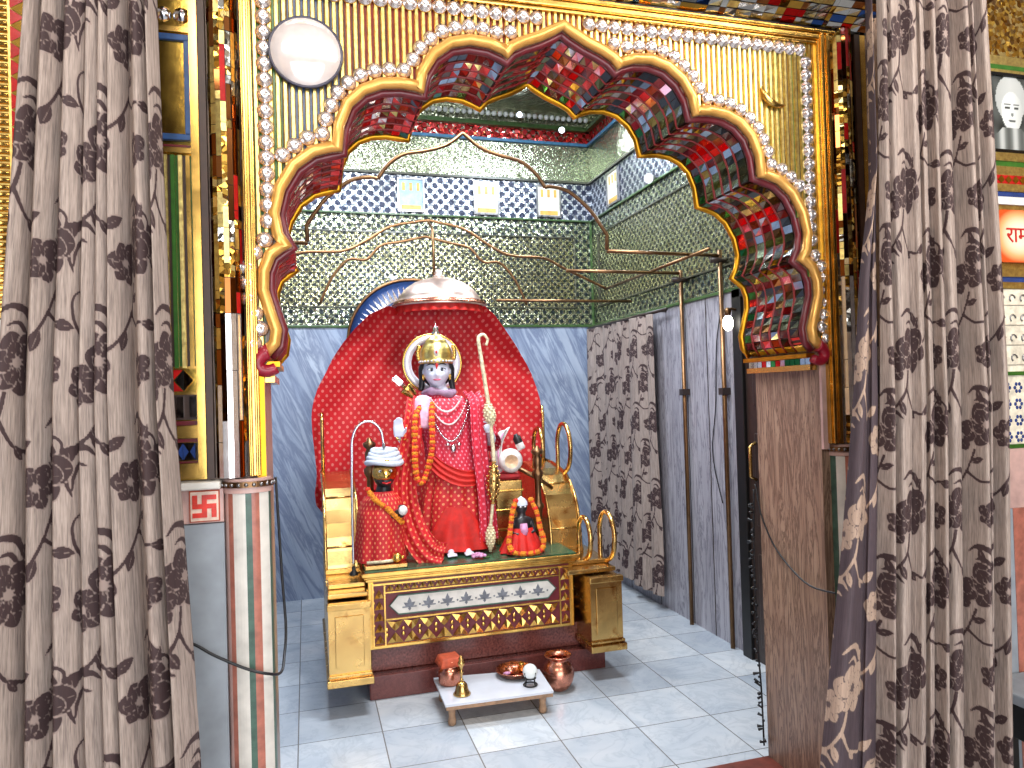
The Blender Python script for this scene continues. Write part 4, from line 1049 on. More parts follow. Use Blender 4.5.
b = MB(); hx2 = [(x0+.105, zc), (x0+.150, zc+.047), (x1-.150, zc+.047), (x1-.105, zc), (x1-.150, zc-.047), (x0+.150, zc-.047)]
b.tube([(x, yf-.012, z) for x, z in hx2], .004, 6, closed=True); obj('inlay_edge', b, 'marble_green_inlay', pl)
b = MB()
for i in range(8):
    cx = x0+.205+i*(x1-x0-.41)/7; y = yf-.0135
    for (a, L, w) in ((PI/2, .046, .011), (PI/2+.95, .036, .010), (PI/2-.95, .036, .010), (-PI/2, .022, .009)):
        dx, dz = math.cos(a), math.sin(a); zb = zc-.012
        b.quad([(cx, y, zb), (cx+dx*L*.5-dz*w, y, zb+dz*L*.5+dx*w), (cx+dx*L, y, zb+dz*L), (cx+dx*L*.5+dz*w, y, zb+dz*L*.5-dx*w)])
    b.box((cx-.036, y, zc-.017), (cx+.036, y+.001, zc-.011)); b.ball((cx+.052, y, zc-.006), (.005, .001, .005), 6)
plain('inlay_grey', (110, 112, 120), .4); obj('inlay_flowers', b, 'inlay_grey', pl)
b = MB()
def petal_row(z, h, n, xa, xb, up=1):
    for i in range(n):
        cx = xa+(xb-xa)*(i+.5)/n; w = (xb-xa)/n*.49; y0, y1 = yf-.006, yf-.016
        b.add([(cx-w, y0, z), (cx, y1, z+up*h*.1), (cx+w, y0, z), (cx+w*.45, y1, z+up*h*.62), (cx, y0, z+up*h), (cx-w*.45, y1, z+up*h*.62)], [(0, 1, 3, 4), (1, 2, 3), (0, 4, 5), (0, 1, 5)] if False else [(0, 1, 5), (1, 2, 3), (1, 3, 4, 5), (0, 5, 4), (2, 4, 3)], 0)
        b.ball((cx-w*1.05, yf-.008, z+up*h*.8), (w*.28, .006, w*.28), 6)
petal_row(.272, .052, 11, x0+.09, x1-.09); petal_row(.382, .052, 11, x0+.09, x1-.09, -1); petal_row(.534, .030, 22, x0+.09, x1-.09)
for xa in (x0+.03, x1-.078):
    for k_ in range(5): petal_row(.274+k_*.056, .046, 1, xa, xa+.05)
obj('petal_reliefs', b, 'gold', fr)
b = MB()
for s in (0, 1):
    for k_ in range(9):
        for j in range(5):
            y = yf+.06+k_*.09; b.ball((x1+.002 if s else x0-.002, y, .30+j*.058), (.006, .028, .018), 8)
obj('side_reliefs', b, 'gold', th)
# arms: lower block, step and rolled upper sheet, one each side
arm_prof = [(3.53, .165), (3.53, .525), (3.80, .535), (3.80, .580), (3.93, .590), (3.935, .63), (3.94, .70), (3.955, .77), (3.98, .84), (4.02, .905), (4.08, .96), (4.16, 1.005), (4.27, 1.035), (4.40, 1.055), (4.54, 1.062), (4.54, .165)]
def arm(xa, xb, ua, ub, ta):
    o = obj('arm', MB().prism(arm_prof[:5]+[(4.54, .590), (4.54, .165)], xa, xb, 'YZ'), 'brass_sheet', th, bevel=.006)
    obj('rolled_sheet', MB().prism([(3.93, .5905)]+arm_prof[5:15]+[(4.54, .5905)], ua, ub, 'YZ', smooth_side=False), 'brass_sheet', o, bevel=.004)
    b = MB(); b.box((min(ta, xa), 3.60, .540), (max(ta, xb), 3.90, .562)); b.box((min(ta, xa)+.006, 3.70, .563), (max(ta, xb)-.006, 3.92, .586)); obj('tread_plate', b, 'brass_sheet', o, bevel=.004)
    b = MB(); b.box((xa-.012, 3.505, .150), (xb+.012, 4.54, .185)); b.box((xa-.006, 3.515, .190), (xb+.006, 3.535, .205)); b.box((xa-.006, 3.515, .505), (xb+.006, 3.56, .535))
    b.box((ua-.006, 3.905, .588), (ub+.006, 3.945, .612))
    obj('arm_moulding', b, 'brass', o, bevel=.004)
    for (ya, za) in ((3.946, .72), (4.085, .965)):
        obj('arm_seam', MB().tube([(ua-.003, ya, za), (ub+.003, ya, za)], .0065, 8), 'brass', o)
    pr = [p for p in arm_prof[4:15]]
    for x in (ua, ub): obj('arm_edge', MB().tube([(x, y-.004, z+.004) for y, z in pr], .009, 8), 'brass', o)
    b = MB(); b.box((xa+.03, 3.523, .235), (xb-.03, 3.530, .475)); obj('arm_front_panel', b, 'brass_sheet', o, bevel=.003)
arm(1.395, 1.572, 1.325, 1.505, 1.30); arm(.075, .268, .080, .250, .268)
def scroll(x, yc, zb, r):
    P = []
    for i in range(25):
        a = math.radians(-150+i*11.5); P.append((x, yc+r*.92*math.cos(-a+PI/2), zb+r*1.12+r*1.12*math.sin(-a+PI/2)))
    P = [(x, yc+.72*r, zb-.01), (x, yc+.80*r, zb+.35*r)]+[(x, yc+r*.80*math.cos(t_), zb+r*1.15+r*1.0*math.sin(t_)) for t_ in np.linspace(-.25, PI*1.45, 22)]+[(x, yc+r*.05, zb+.005)]
    obj('scroll_rod', MB().tube(catmull(P, 3), .0135, 10), 'brass', th)
scroll(1.445, 3.72, .575, .112); scroll(1.565, 3.69, .565, .128)
scroll(1.375, 4.28, 1.035, .115); scroll(1.500, 4.16, 1.0, .145)
def baluster(x, y, z0, z1, label=None):
    h = z1-z0; pr = [(.030, 0), (.030, .04), (.020, .05), (.017, .10), (.019, .30), (.023, .36), (.030, .38), (.030, .41), (.020, .43), (.017, .50), (.019, .66), (.032, .70), (.032, .735), (.018, .76), (.024, .80), (.026, .86), (.016, .90), (.034, .925), (.034, .95), (.014, .97), (.012, .985), (0, 1)]
    obj('baluster', MB().lathe([(r, z0+t_*h) for r, t_ in pr], (x, y, 0), 20), 'brass_pipe', th)
baluster(1.255, 3.93, .640, 1.205); baluster(.325, 4.0, .640, 1.29)
obj('hand_rail', MB().tube([(1.255, 3.93, 1.02), (1.14, 4.10, 1.09), (1.08, 4.30, 1.10)], .014, 8), 'brass_pipe', th)
obj('hand_rail', MB().tube([(1.255, 3.93, 1.02), (1.36, 4.0, .95)], .012, 8), 'brass_pipe', th)
for x in (.090, 1.49): obj('back_post', MB().tube([(x, 4.52, 1.05), (x, 4.52, 1.36), (x, 4.54, 1.42)], .011, 8), 'brass', th)
bp = [(TX+.70*math.cos(a), 1.42+.58*math.sin(a)) for a in np.linspace(-.35, PI+.35, 40)]+[(TX-.55, .64), (TX+.55, .64)]
obj('back_board', MB().prism(bp, 4.82, 4.86, 'XZ'), 'dark_wood', th)
# small brass stool under the kneeling figure and side box under the figure at right
obj('front_plate', MB().box((.262, 3.69, .6405), (.475, 3.96, .662)), 'brass', th, bevel=.004)

# ------------------------------------------------------------------ red dotted cloth spread over the throne back
zL = [(2.075, .575), (2.016, .441), (1.93, .352), (1.844, .279), (1.75, .216), (1.655, .169), (1.575, .125), (1.499, .098), (1.40, .078), (1.311, .072), (1.06, .070), (.93, .050), (.83, .060)]
zR = [(2.075, 1.125), (2.016, 1.205), (1.949, 1.258), (1.799, 1.373), (1.70, 1.436), (1.627, 1.474), (1.54, 1.505), (1.455, 1.526), (1.311, 1.535), (1.181, 1.532), (.943, 1.524), (.83, 1.50)]
def edge_at(z, T_): zs = [p[0] for p in T_][::-1]; xs = [p[1] for p in T_][::-1]; return float(np.interp(z, zs, xs))
def cloth_pt(a, c):
    z = 2.066-1.42*c*(1-.15*abs(2*a-1)**6); xl_, xr_ = edge_at(z, zL)-interp(z, [1.0, 1.45], [.012, .052]), edge_at(z, zR)-.030; x = xl_+(xr_-xl_)*a
    dx, dz = x-.83, 2.25-z; ang = math.atan2(dx, dz); rad = math.hypot(dx, dz)
    e = abs(2*a-1)
    y = 4.74+.05*(1-e*e)-.16*e**4 + .013*math.sin(ang*26+math.sin(rad*3))*min(1, rad*1.2)*(1-.3*e)+.010*math.sin(ang*11+1)
    if c < .25: y -= .10*(1-c/.25)
    y -= .05*math.exp(-((ang/.10)**2))*math.exp(-rad*2)
    return (x, y, z)
g = MB().grid(cloth_pt, 140, 110, uvf=lambda a, c: ((lambda p: (p[0], p[2]))(cloth_pt(a, c))))
cb = obj('backdrop_cloth', g, 'red_dotted', None, None); tag(cb, 'large red cloth with pale dots spread behind the statue over the throne back', 'cloth')
# ------------------------------------------------------------------ the standing statue
ST = thing('deity_statue', 'large standing crowned statue in red robes, pale face, holding a tall ornate bow', 'statue', (.78, 4.0, .64))
HC = Vector((.702, 3.985, 1.640)); HM = Matrix.Rotation(math.radians(-9), 3, 'Z')
def H(x, y, z): return tuple(HC+HM @ Vector((x, y, z)))
def head_pt(a, c):
    th, ph = 2*PI*a, PI*c
    x, y, z = math.sin(ph)*math.sin(th), -math.sin(ph)*math.cos(th), math.cos(ph)
    w = .073-.016*max(0, -z)**1.5*(1 if True else 0); fr = max(0, -y)
    X = x*w*(1-.22*max(0, -z-.35)); Y = y*.085; Z = z*.098
    if fr > .3:
        Y -= .004*math.exp(-((x/.28)**2+((z+.72)/.2)**2))            # chin
        Y += .010*fr*(math.exp(-(((x-.36)/.2)**2+((z-.03)/.15)**2))+math.exp(-(((x+.36)/.2)**2+((z-.03)/.15)**2)))  # sockets
        nz = (z+.16); 
        Y -= (.020*(1-min(1, max(0, (z+.28)/.42))*.75))*math.exp(-(x/.13)**2)*(1 if -.30 < z < .2 else math.exp(-((z+.30)/.05)**2) if z <= -.3 else math.exp(-((z-.2)/.1)**2))
        Y -= .006*math.exp(-((x/.26)**2+((z+.52)/.10)**2))            # lips
        Y -= .004*(math.exp(-(((x-.52)/.22)**2+((z+.2)/.22)**2))+math.exp(-(((x+.52)/.22)**2+((z+.2)/.22)**2)))
    return H(X, Y, Z)
body = MB(); body.grid(head_pt, 56, 44)
body.tube([H(0, .012, -.05), (.712, 4.0, 1.545), (.735, 4.005, 1.48)], [.044, .046, .06], 16)
def loft(mb, rows, n=40, rip=0, k=9, m=0, ph=0, a0=0, a1=2*PI, cap=False):
    """rows: (z, cx, cy, rx, ry[, ripple])"""
    vs = []; uvs = []; full = abs(a1-a0-2*PI) < 1e-6; w = n if full else n+1
    for r in rows:
        z, cx, cy, rx, ry = r[:5]; q = r[5] if len(r) > 5 else 0
        for j in range(w):
            a = a0+(a1-a0)*j/n; s = 1+q*(math.sin(k*a+ph)+.5*math.sin((2*k-1)*a+2*ph))
            vs.append((cx+rx*s*math.cos(a), cy+ry*s*math.sin(a), z)); uvs.append((a*(rx+ry)/2*1.0 if False else a*.17, z))
    fs = [(i*w+j, i*w+(j+1) % w, (i+1)*w+(j+1) % w, (i+1)*w+j) for i in range(len(rows)-1) for j in range(n)]
    if cap: fs += [tuple(range(w)), tuple(reversed(range((len(rows)-1)*w, len(rows)*w)))]
    mb.add(vs, fs, m, True, uvs); return mb
torso = [(1.50, .738, 4.005, .05, .045), (1.485, .742, 4.005, .12, .06), (1.45, .748, 4.005, .155, .075), (1.38, .755, 4.0, .145, .085), (1.28, .77, 4.0, .120, .078), (1.18, .785, 4.0, .115, .075), (1.08, .79, 4.0, .13, .08), (.9, .79, 4.0, .125, .07), (.685, .785, 3.985, .10, .05)]
loft(body, torso, 24, cap=True)
def limb(P, R): body.tube(catmull(P, 5), [float(np.interp(i, np.linspace(0, len(catmull(P, 5))-1, len(R)), R)) for i in range(len(catmull(P, 5)))], 12)
limb([(.615, 4.0, 1.455), (.575, 3.985, 1.36), (.553, 3.965, 1.265)], [.044, .038, .031]); limb([(.553, 3.965, 1.265), (.515, 3.91, 1.255), (.476, 3.865, 1.285)], [.031, .028, .019])
limb([(.885, 4.0, 1.45), (.945, 3.985, 1.34), (.985, 3.96, 1.24)], [.044, .038, .031]); limb([(.985, 3.96, 1.24), (.985, 3.91, 1.255), (.968, 3.875, 1.30)], [.031, .027, .019])
def hand(c, right, up, fingers, palm_n, curl):
    """palm with four fingers and a thumb; up = finger direction, right = towards the little finger"""
    c, right, up, nrm = Vector(c), Vector(right).normalized(), Vector(up).normalized(), Vector(palm_n).normalized()
    P = [c-up*.02, c+up*.010, c+up*.034]; 
    for o in (-.018, -.006, .006, .018): body.tube([p+right*o*(.85+.1*i) for i, p in enumerate(P)], [.0105, .0125, .011], 8)
    for i, L in enumerate(fingers):
        o = -.0195+.013*i; b0 = c+up*.032+right*o; q = [b0]; d = up.copy()
        for j in range(3):
            d = (d*math.cos(curl*(j*.9+.25))+nrm*math.sin(curl*(j*.9+.25))).normalized() if curl else d
            q.append(q[-1]+d*L*(.42, .33, .25)[j])
        body.tube(q, [.0078, .0072, .0066, .0052], 8)
    t0 = c-right*.020-up*.004; q = [t0, t0-right*.016+up*.014+nrm*.006, t0-right*.020+up*.034+nrm*(.012+.02*bool(curl))]
    body.tube(q, [.010, .0085, .006], 8)
hand((.468, 3.852, 1.312), (-1, .25, 0), (-.05, -.08, 1), (.050, .056, .052, .040), (-.1, -1, 0), .10)
hand((.965, 3.868, 1.315), (.05, .3, -1), (-.25, -1, .05), (.046, .050, .047, .036), (-1, .15, 0), 1.05)
for s, fx in ((-1, .735), (1, .815)):   # feet
    body.tube([(fx, 3.98, .70), (fx, 3.945, .672), (fx+s*.006, 3.86, .660), (fx+s*.009, 3.815, .655)], [.030, .028, .021, .014], 10)
    for i in range(5): body.tube([(fx+s*(.006+(i-2)*.0105), 3.83, .655), (fx+s*(.008+(i-2)*.0115), 3.793-(.006 if i*s < 2*s else 0), .651)], [.0075, .006], 6)
body_o = obj('body', body, 'statue_skin', ST, remesh=.0045)
# face details
def eye(s):
    e = H(s*.028, -.0715, .006)
    w = obj('eye', MB().ball(e, (.0195, .006, .0098), 14), 'eye_white', ST); w.rotation_euler = (0, 0, 0)
    obj('iris', MB().ball(H(s*.028+.000, -.0765, .0055), (.0085, .003, .0088), 12), 'iris_dark', w)
    obj('eyelid', MB().tube([H(s*.028+d, -.0765+abs(d)*.30, .0150-abs(d)*.40+.0015) for d in (-.022, -.013, -.005, .005, .013, .022)], .0028, 6), 'iris_dark', w)
    obj('eyebrow', MB().tube([H(s*(.010+.011*i), -.083+.0045*i*i*.25, .027+(.006, .010, .011, .009, .003)[i]) for i in range(5)], [.0022, .0036, .0036, .0030, .0016], 6), 'hair_black', ST)
    obj('earring', MB().tube([H(s*.073+.013*math.cos(a)*.3, .0+.004*math.cos(a), -.032+.016*math.sin(a)) for a in np.linspace(0, 2*PI, 13)[:-1]], .004, 6, closed=True), 'gold', ST)
    ear = MB(); ear.ball(H(s*.072, .006, -.004), (.008, .014, .021), 10); obj('ear', ear, 'statue_skin', ST)
    lock = [H(s*.058, .012, .06), H(s*.079, .022, .01), H(s*.080, .030, -.04), H(s*.086, .034, -.085), H(s*.090, .030, -.105)]
    obj('hair_lock', MB().tube(catmull(lock, 4), [float(x) for x in np.linspace(.024, .014, len(catmull(lock, 4)))], 10), 'hair_black', ST)
eye(-1); eye(1)
lp_ = [H(x, -.0865+abs(x)*.34, -.0505+.003*abs(x)/.02+.001*math.cos(x*200)) for x in np.linspace(-.021, .021, 9)]
obj('lips', MB().tube(lp_, [.0015, .0035, .0046, .0050, .0046, .0050, .0046, .0035, .0015], 8), 'lip', ST)
b = MB().tube([H(0, -.0905, .008), H(0, -.0885, .028), H(0, -.085, .05)], [.003, .0042, .003], 8)
b.tube([H(-.007, -.086, .05), H(-.007, -.0885, .028), H(-.003, -.090, .018), H(.003, -.090, .018), H(.007, -.0885, .028), H(.007, -.086, .05)], .0016, 6)
obj('forehead_mark', b, 'tilak_red', ST)
hair = MB(); hair.grid(lambda a, c: H(.084*math.sin(PI*(.02+.98*c))*math.sin(2*PI*a), .024-.080*math.sin(PI*(.02+.98*c))*math.cos(2*PI*a)*(.9 if math.cos(2*PI*a) < 0 else .62), .012+.108*math.cos(PI*(.02+.98*c))), 32, 20)
obj('hair', hair, 'hair_black', ST)
# crown
cr_prof = [(.086, .040), (.092, .044), (.092, .060), (.086, .064), (.088, .075), (.090, .095), (.084, .120), (.072, .145), (.058, .160), (.060, .166), (.050, .176), (.036, .190), (.022, .200), (.020, .208)]
crown = obj('crown', MB().lathe(cr_prof, tuple(HC), 36, sy=1.0), 'gold_foil', ST)
cb_ = MB()
for i in range(28):
    a = 2*PI*i/28; cb_.ball((HC.x+.093*math.cos(a), HC.y+.093*math.sin(a), HC.z+.052), .0065, 8)
obj('pearl_band', cb_, 'pearl', crown)
b = MB(); b.ball(H(0, -.092, .100), (.014, .008, .024), 12); obj('crown_jewel', b, 'pearl', crown); obj('crown_ruby', MB().ball(H(0, -.099, .100), (.006, .005, .009), 10), 'tilak_red', crown)
b = MB()
for s in (-1, 1):
    for k_ in range(5):
        a = -.5+k_*.32; b.ball(H(s*(.078+.022*math.cos(a)), -.045, .095+.05*math.sin(a)), (.012, .008, .015), 10)
obj('crown_plumes', b, 'gold', crown)
obj('crown_finial', MB().lathe([(.020, .206), (.026, .214), (.014, .224), (.018, .234), (.006, .250), (0, .262)], tuple(HC), 16), 'silver', crown)
# halo
hl = MB(); hax = Matrix.Rotation(PI/2, 3, 'X'); hc = (.703, 4.125, 1.690)
hl.lathe([(.120, 0), (.122, .006), (.145, .012), (.160, .008), (.168, 0), (.168, -.006), (.120, -.006), (.120, 0)], hc, 56, ax=hax)
plain('halo_pearl', (222, 214, 222), .25, .3, .06); halo = obj('halo', hl, 'halo_pearl', ST)
obj('halo_rim', MB().tube([(hc[0]+.167*math.cos(a), hc[1]-.003, hc[2]+.167*math.sin(a)) for a in np.linspace(0, 2*PI, 57)[:-1]], .007, 8, closed=True), 'gold', halo)
obj('halo_stem', MB().tube([(.703, 4.125, 1.575), (.715, 4.11, 1.45), (.73, 4.07, 1.35)], .010, 8), 'gold', halo)
# clothes
rb = MB(); rows = []
for i in range(34):
    t_ = i/33; z = 1.20-(1.20-.662)*t_
    rows.append((z, .800-.022*t_, 4.0, interp(t_, [0, .2, .5, .85, 1], [.128, .160, .190, .205, .215]), interp(t_, [0, .2, .5, .85, 1], [.090, .110, .125, .130, .135]), .012+.055*t_))
loft(rb, rows, 150, k=11, ph=.6); obj('robe', rb, 'red_dotted_fine', ST)
hb = MB(); rows = []
for i in range(22):
    t_ = i/21; z = .84-(.84-.657)*t_; tt = (1.20-z)/(1.20-.662)
    rows.append((z, .800-.022*tt, 4.0, interp(tt, [0, .2, .5, .85, 1], [.128, .160, .190, .205, .215])+.004, interp(tt, [0, .2, .5, .85, 1], [.090, .110, .125, .130, .135])+.004, .012+.055*tt))
loft(hb, rows, 150, k=11, ph=.6, a0=PI*1.12, a1=PI*1.86) if False else None
# plain skirt front: drapes from the knees, widening to the hem
def front_pt(a, c):
    z = .90-.24*c; hw = .05+.145*c**.8; x = .765+(a-.5)*2*hw+.02*c
    tt = (1.20-z)/(1.20-.662); rx = interp(tt, [0, .2, .5, .85, 1], [.128, .160, .190, .205, .215]); ry = interp(tt, [0, .2, .5, .85, 1], [.090, .110, .125, .130, .135])
    u = max(-1, min(1, (x-.79)/rx)); y = 4.0-ry*math.sqrt(max(0, 1-u*u))-.014-.007*math.sin(a*22+c*2)*c
    return (x, y-.008*c, z)
obj('plain_apron', MB().grid(front_pt, 50, 30), 'red_plain', ST)
tn = MB(); rows = []
for i in range(26):
    t_ = i/25; z = 1.515-(1.515-1.06)*t_
    rows.append((z, interp(t_, [0, .1, .5, 1], [.725, .742, .765, .800]), 4.0, interp(t_, [0, .06, .14, .3, .6, 1], [.060, .125, .172, .168, .145, .162]), interp(t_, [0, .06, .14, .3, .6, 1], [.052, .072, .092, .108, .104, .118]), .012+.012*t_))
loft(tn, rows, 110, k=13, ph=1.0); obj('tunic', tn, 'red_pink_dotted', ST)
def sash(P, w, mat, name, n=40, amp=.010, k=3.0, wid_axis=(0, 0, 1), uvw=None):
    """strip of cloth: centre path P (front side), half-width w(t), rippled across"""
    C = catmull(P, 8); N = len(C)-1; A = Vector(wid_axis)
    def f(a, c):
        i = c*N; i0 = min(N-1, int(i)); p = C[i0].lerp(C[i0+1], i-i0); t = (C[min(N, i0+1)]-C[i0]).normalized()
        d = (A-t*A.dot(t)); d = d.normalized() if d.length > 1e-4 else Vector((1, 0, 0)); nrm = t.cross(d)
        ww = w(c); return tuple(p+d*(a-.5)*2*ww+nrm*(amp*math.sin(a*PI*2*k+c*3)))
    L = sum((C[i+1]-C[i]).length for i in range(N))
    g = MB().grid(f, 24, n, uvf=lambda a, c: (a*2*w(c), c*L)); return obj(name, g, mat, ST, solid=.003)
sash([(.64, 3.92, 1.16), (.70, 3.885, 1.10), (.79, 3.865, 1.055), (.88, 3.88, 1.05), (.945, 3.94, 1.08)], lambda c: .034+.01*math.sin(PI*c), 'red_plain', 'waist_sash', amp=.005)
sash([(.575, 3.97, 1.50), (.552, 3.875, 1.40), (.525, 3.845, 1.24), (.490, 3.835, 1.08), (.495, 3.815, .92), (.535, 3.785, .78), (.600, 3.755, .685), (.665, 3.725, .665)], lambda c: .045+.035*c, 'red_dotted_fine', 'shawl', n=70, amp=.011, k=2.6, wid_axis=(1, -.15, .35))
sash([(.895, 3.99, 1.515), (.905, 3.90, 1.46), (.905, 3.875, 1.32), (.915, 3.868, 1.15), (.935, 3.868, .98), (.945, 3.872, .82), (.95, 3.878, .70)], lambda c: .048+.012*c, 'red_pink_dotted', 'shawl', n=70, amp=.010, k=2.5, wid_axis=(1, .3, 0))
sv = MB(); Pv = catmull([(.885, 4.0, 1.465), (.955, 3.985, 1.34), (.995, 3.955, 1.235), (.99, 3.91, 1.245)], 6); sv.tube(Pv, [float(x) for x in np.linspace(.062, .048, len(Pv))], 18, caps=False)
for i, v in enumerate(sv.v): sv.uv[i] = ((i % 18)*.018, v[2])
obj('sleeve', sv, 'red_pink_dotted', ST)
# scarf, shoulder flower, lilac sleeve cap, necklaces
obj('neck_scarf', MB().tube([(.716+.078*math.cos(a), 3.995+.062*math.sin(a), 1.520+.010*math.sin(2*a)) for a in np.linspace(0, 2*PI, 33)[:-1]], [.020+.005*math.sin(5*a) for a in np.linspace(0, 2*PI, 33)[:-1]], 10, closed=True), 'lilac_cloth', ST)
obj('upper_sleeve', MB().tube(catmull([(.620, 3.955, 1.475), (.607, 3.905, 1.42), (.600, 3.885, 1.33)], 5), [.048, .052, .053, .053, .052, .051, .050, .049, .048, .047, .045], 16), 'pink_cloth', ST)
b = MB()
for i in range(9):
    a = 2*PI*i/9; b.ball((.600+.022*math.cos(a), 3.925+.004*math.sin(a), 1.475+.022*math.sin(a)), (.012, .008, .012), 8)
b.ball((.600, 3.918, 1.475), .012, 8); obj('shoulder_flower', b, 'pearl', ST)
def beads(cx, zc, w, drop, r, n, mat, name, ydep=.108):
    b = MB()
    for i in range(n):
        u = -1+2*i/(n-1); x = cx+u*w; z = zc-drop*(1-u*u); yy = 4.0-ydep*math.sqrt(max(.05, 1-(u*w/.185)**2))-.006-.05*0
        b.ball((x, yy, z), r, 8)
    return obj(name, b, mat, ST)
beads(.735, 1.490, .085, .075, .0060, 26, 'pearl', 'pearl_necklace'); beads(.745, 1.470, .105, .125, .0055, 34, 'pearl', 'pearl_necklace'); beads(.752, 1.455, .115, .20, .0060, 44, 'silver', 'pearl_necklace', .112)
b = MB(); b.ball((.765, 3.882, 1.215), (.016, .008, .022), 12); b.ball((.735, 3.885, 1.238), (.012, .007, .010), 10); b.ball((.797, 3.885, 1.236), (.012, .007, .010), 10); obj('pendant', b, 'silver', ST)
obj('bracelet', MB().tube([(.484+.024*math.cos(a), 3.872+.016*math.sin(a), 1.283+.010*math.sin(a)) for a in np.linspace(0, 2*PI, 17)[:-1]], .006, 6, closed=True), 'gold', ST)
# bow in the left hand
bp_ = [(.951, 1.768), (.959, 1.800), (.942, 1.826), (.920, 1.824), (.908, 1.797), (.922, 1.692), (.940, 1.555), (.958, 1.417), (.966, 1.307), (.974, 1.17), (.975, 1.033), (.960, .897), (.944, .762), (.941, .650)]
BP = catmull([(x, 3.828, z) for x, z in bp_], 5)
bw = thing('ornate_bow', 'tall slender ivory and gold bow held upright beside the standing statue', 'bow', (.941, 3.828, .64))
obj('bow_limb', MB().tube(BP, [.0075+.004*math.sin(PI*min(1, max(0, (i/len(BP)-.1)/.9))) for i in range(len(BP))], 10), 'ivory_gold', bw)
def bulge(z0, z1, cx0, cx1, r, mat, name):
    b = MB(); n = 12; P = [(cx0+(cx1-cx0)*i/n, 3.828, z0+(z1-z0)*i/n) for i in range(n+1)]
    b.tube(P, [max(.006, r*math.sin(PI*i/n)**.8) for i in range(n+1)], 14)
    for i in range(10):
        for k_ in range(6):
            t_ = (i+.5)/10; a = k_*PI/3+i*.5; rr_ = r*math.sin(PI*t_)**.8
            b.ball((cx0+(cx1-cx0)*t_+rr_*math.cos(a), 3.828+rr_*math.sin(a), z0+(z1-z0)*t_), .0075, 6)
    obj(name, b, mat, bw)
bulge(1.325, 1.465, .966, .951, .030, 'ivory_gold', 'carved_grip'); bulge(.90, 1.145, .962, .974, .036, 'brass', 'carved_lower_grip'); bulge(.66, .80, .942, .946, .024, 'ivory_gold', 'bow_foot')
# quiver over the right shoulder
qv = thing('arrow_quiver', 'silver quiver of arrows showing behind the statue right shoulder', 'quiver', (.52, 4.06, 1.55))
d = Vector((-.62, .05, .60)).normalized(); base = Vector((.575, 4.09, 1.520)); qm = d.to_track_quat('Z', 'Y').to_matrix()
obj('case', MB().lathe([(.020, -.02), (.034, .02), (.040, .045), (.038, .05), (.030, .02)], tuple(base), 18, ax=qm), 'gold', qv)
for i in range(5):
    o_ = qm @ Vector((-.024+.012*i, .004*(-1)**i, 0)); p = base+o_+d*.03; e = p+d*.105+o_*.5
    a_ = obj('arrow', MB().tube([p, e], .004, 6), 'silver', qv)
    f = MB()
    for s in (0, 1):
        w_ = qm @ (Vector((.010, 0, 0)) if s == 0 else Vector((0, .010, 0))); f.add([e-d*.055-w_, e-d*.055+w_, e+w_, e-w_], [(0, 1, 2, 3)])
    obj('fletching', f, 'silver', a_)
# garland of marigolds
def garland(P, r, n, label, mats=('marigold', 'marigold_red'), alt=3):
    C = catmull(P, 12); L = [0]
    for a, c in zip(C[:-1], C[1:]): L.append(L[-1]+(c-a).length)
    A_, B_ = MB(), MB()
    for i in range(n):
        s_ = L[-1]*i/(n-1); k_ = int(np.searchsorted(L, s_)); k_ = min(max(1, k_), len(C)-1); u = (s_-L[k_-1])/max(1e-9, L[k_]-L[k_-1]); p = C[k_-1].lerp(C[k_], u)
        T_ = A_ if i % alt else B_
        q = r*random.uniform(.85, 1.12); T_.ball(tuple(p), (q, q, q*.8), 9)
        for j in range(7):
            a = 2*PI*j/7+i; T_.ball((p.x+q*.75*math.cos(a), p.y-q*.3, p.z+q*.6*math.sin(a)), q*.42, 5)
    t = thing('flower_garland', label, 'garland', tuple(C[len(C)//2]), 'flower garlands on the statues')
    obj('orange_blossoms', A_, mats[0], t); obj('red_blossoms', B_, mats[1], t); obj('thread', MB().tube(C, .0025, 5), 'red_dark', t)
    return t
garland([(.600, 3.90, 1.46), (.552, 3.815, 1.39), (.540, 3.79, 1.22), (.545, 3.785, 1.09), (.572, 3.785, 1.05), (.600, 3.80, 1.10), (.632, 3.80, 1.22), (.640, 3.825, 1.375), (.655, 3.89, 1.46)], .0155, 58, 'long orange and red flower garland hanging down the standing statue', alt=2)

# ------------------------------------------------------------------ small kneeling figure at the left
KN = thing('kneeling_statue', 'small kneeling statue with gold face and white turban, draped in red', 'statue', (.36, 3.86, .662))
kb = MB(); kb.ball((.385, 3.85, 1.105), (.062, .062, .072), 20); kb.ball((.388, 3.80, 1.070), (.034, .024, .026), 16)
kb.tube([(.385, 3.86, 1.05), (.38, 3.87, .99)], [.036, .045], 14)
loft(kb, [(1.0, .375, 3.87, .05, .05), (.98, .372, 3.87, .085, .065), (.90, .365, 3.87, .085, .070), (.80, .36, 3.87, .10, .085), (.68, .36, 3.87, .11, .10), (.667, .36, 3.87, .02, .02)], 24, cap=True)
for s, P in ((-1, [(.33, 3.86, .955), (.33, 3.82, .90), (.38, 3.775, .893), (.44, 3.745, .905)]), (1, [(.415, 3.86, .955), (.440, 3.81, .90), (.462, 3.75, .900)])):
    C = catmull(P, 5); kb.tube(C, [float(x) for x in np.linspace(.030, .018, len(C))], 10)
hx_, hy_, hz_ = .455, 3.735, .915
for i in range(4): kb.tube([(hx_-.012+.009*i, hy_, hz_), (hx_-.012+.009*i, hy_-.008, hz_+.022), (hx_-.011+.008*i, hy_-.004, hz_+.040-.002*abs(i-1.5))], [.0065, .006, .0045], 6)
kb.tube([(hx_-.018, hy_, hz_-.004), (hx_-.028, hy_-.008, hz_+.016)], [.0065, .005], 6)
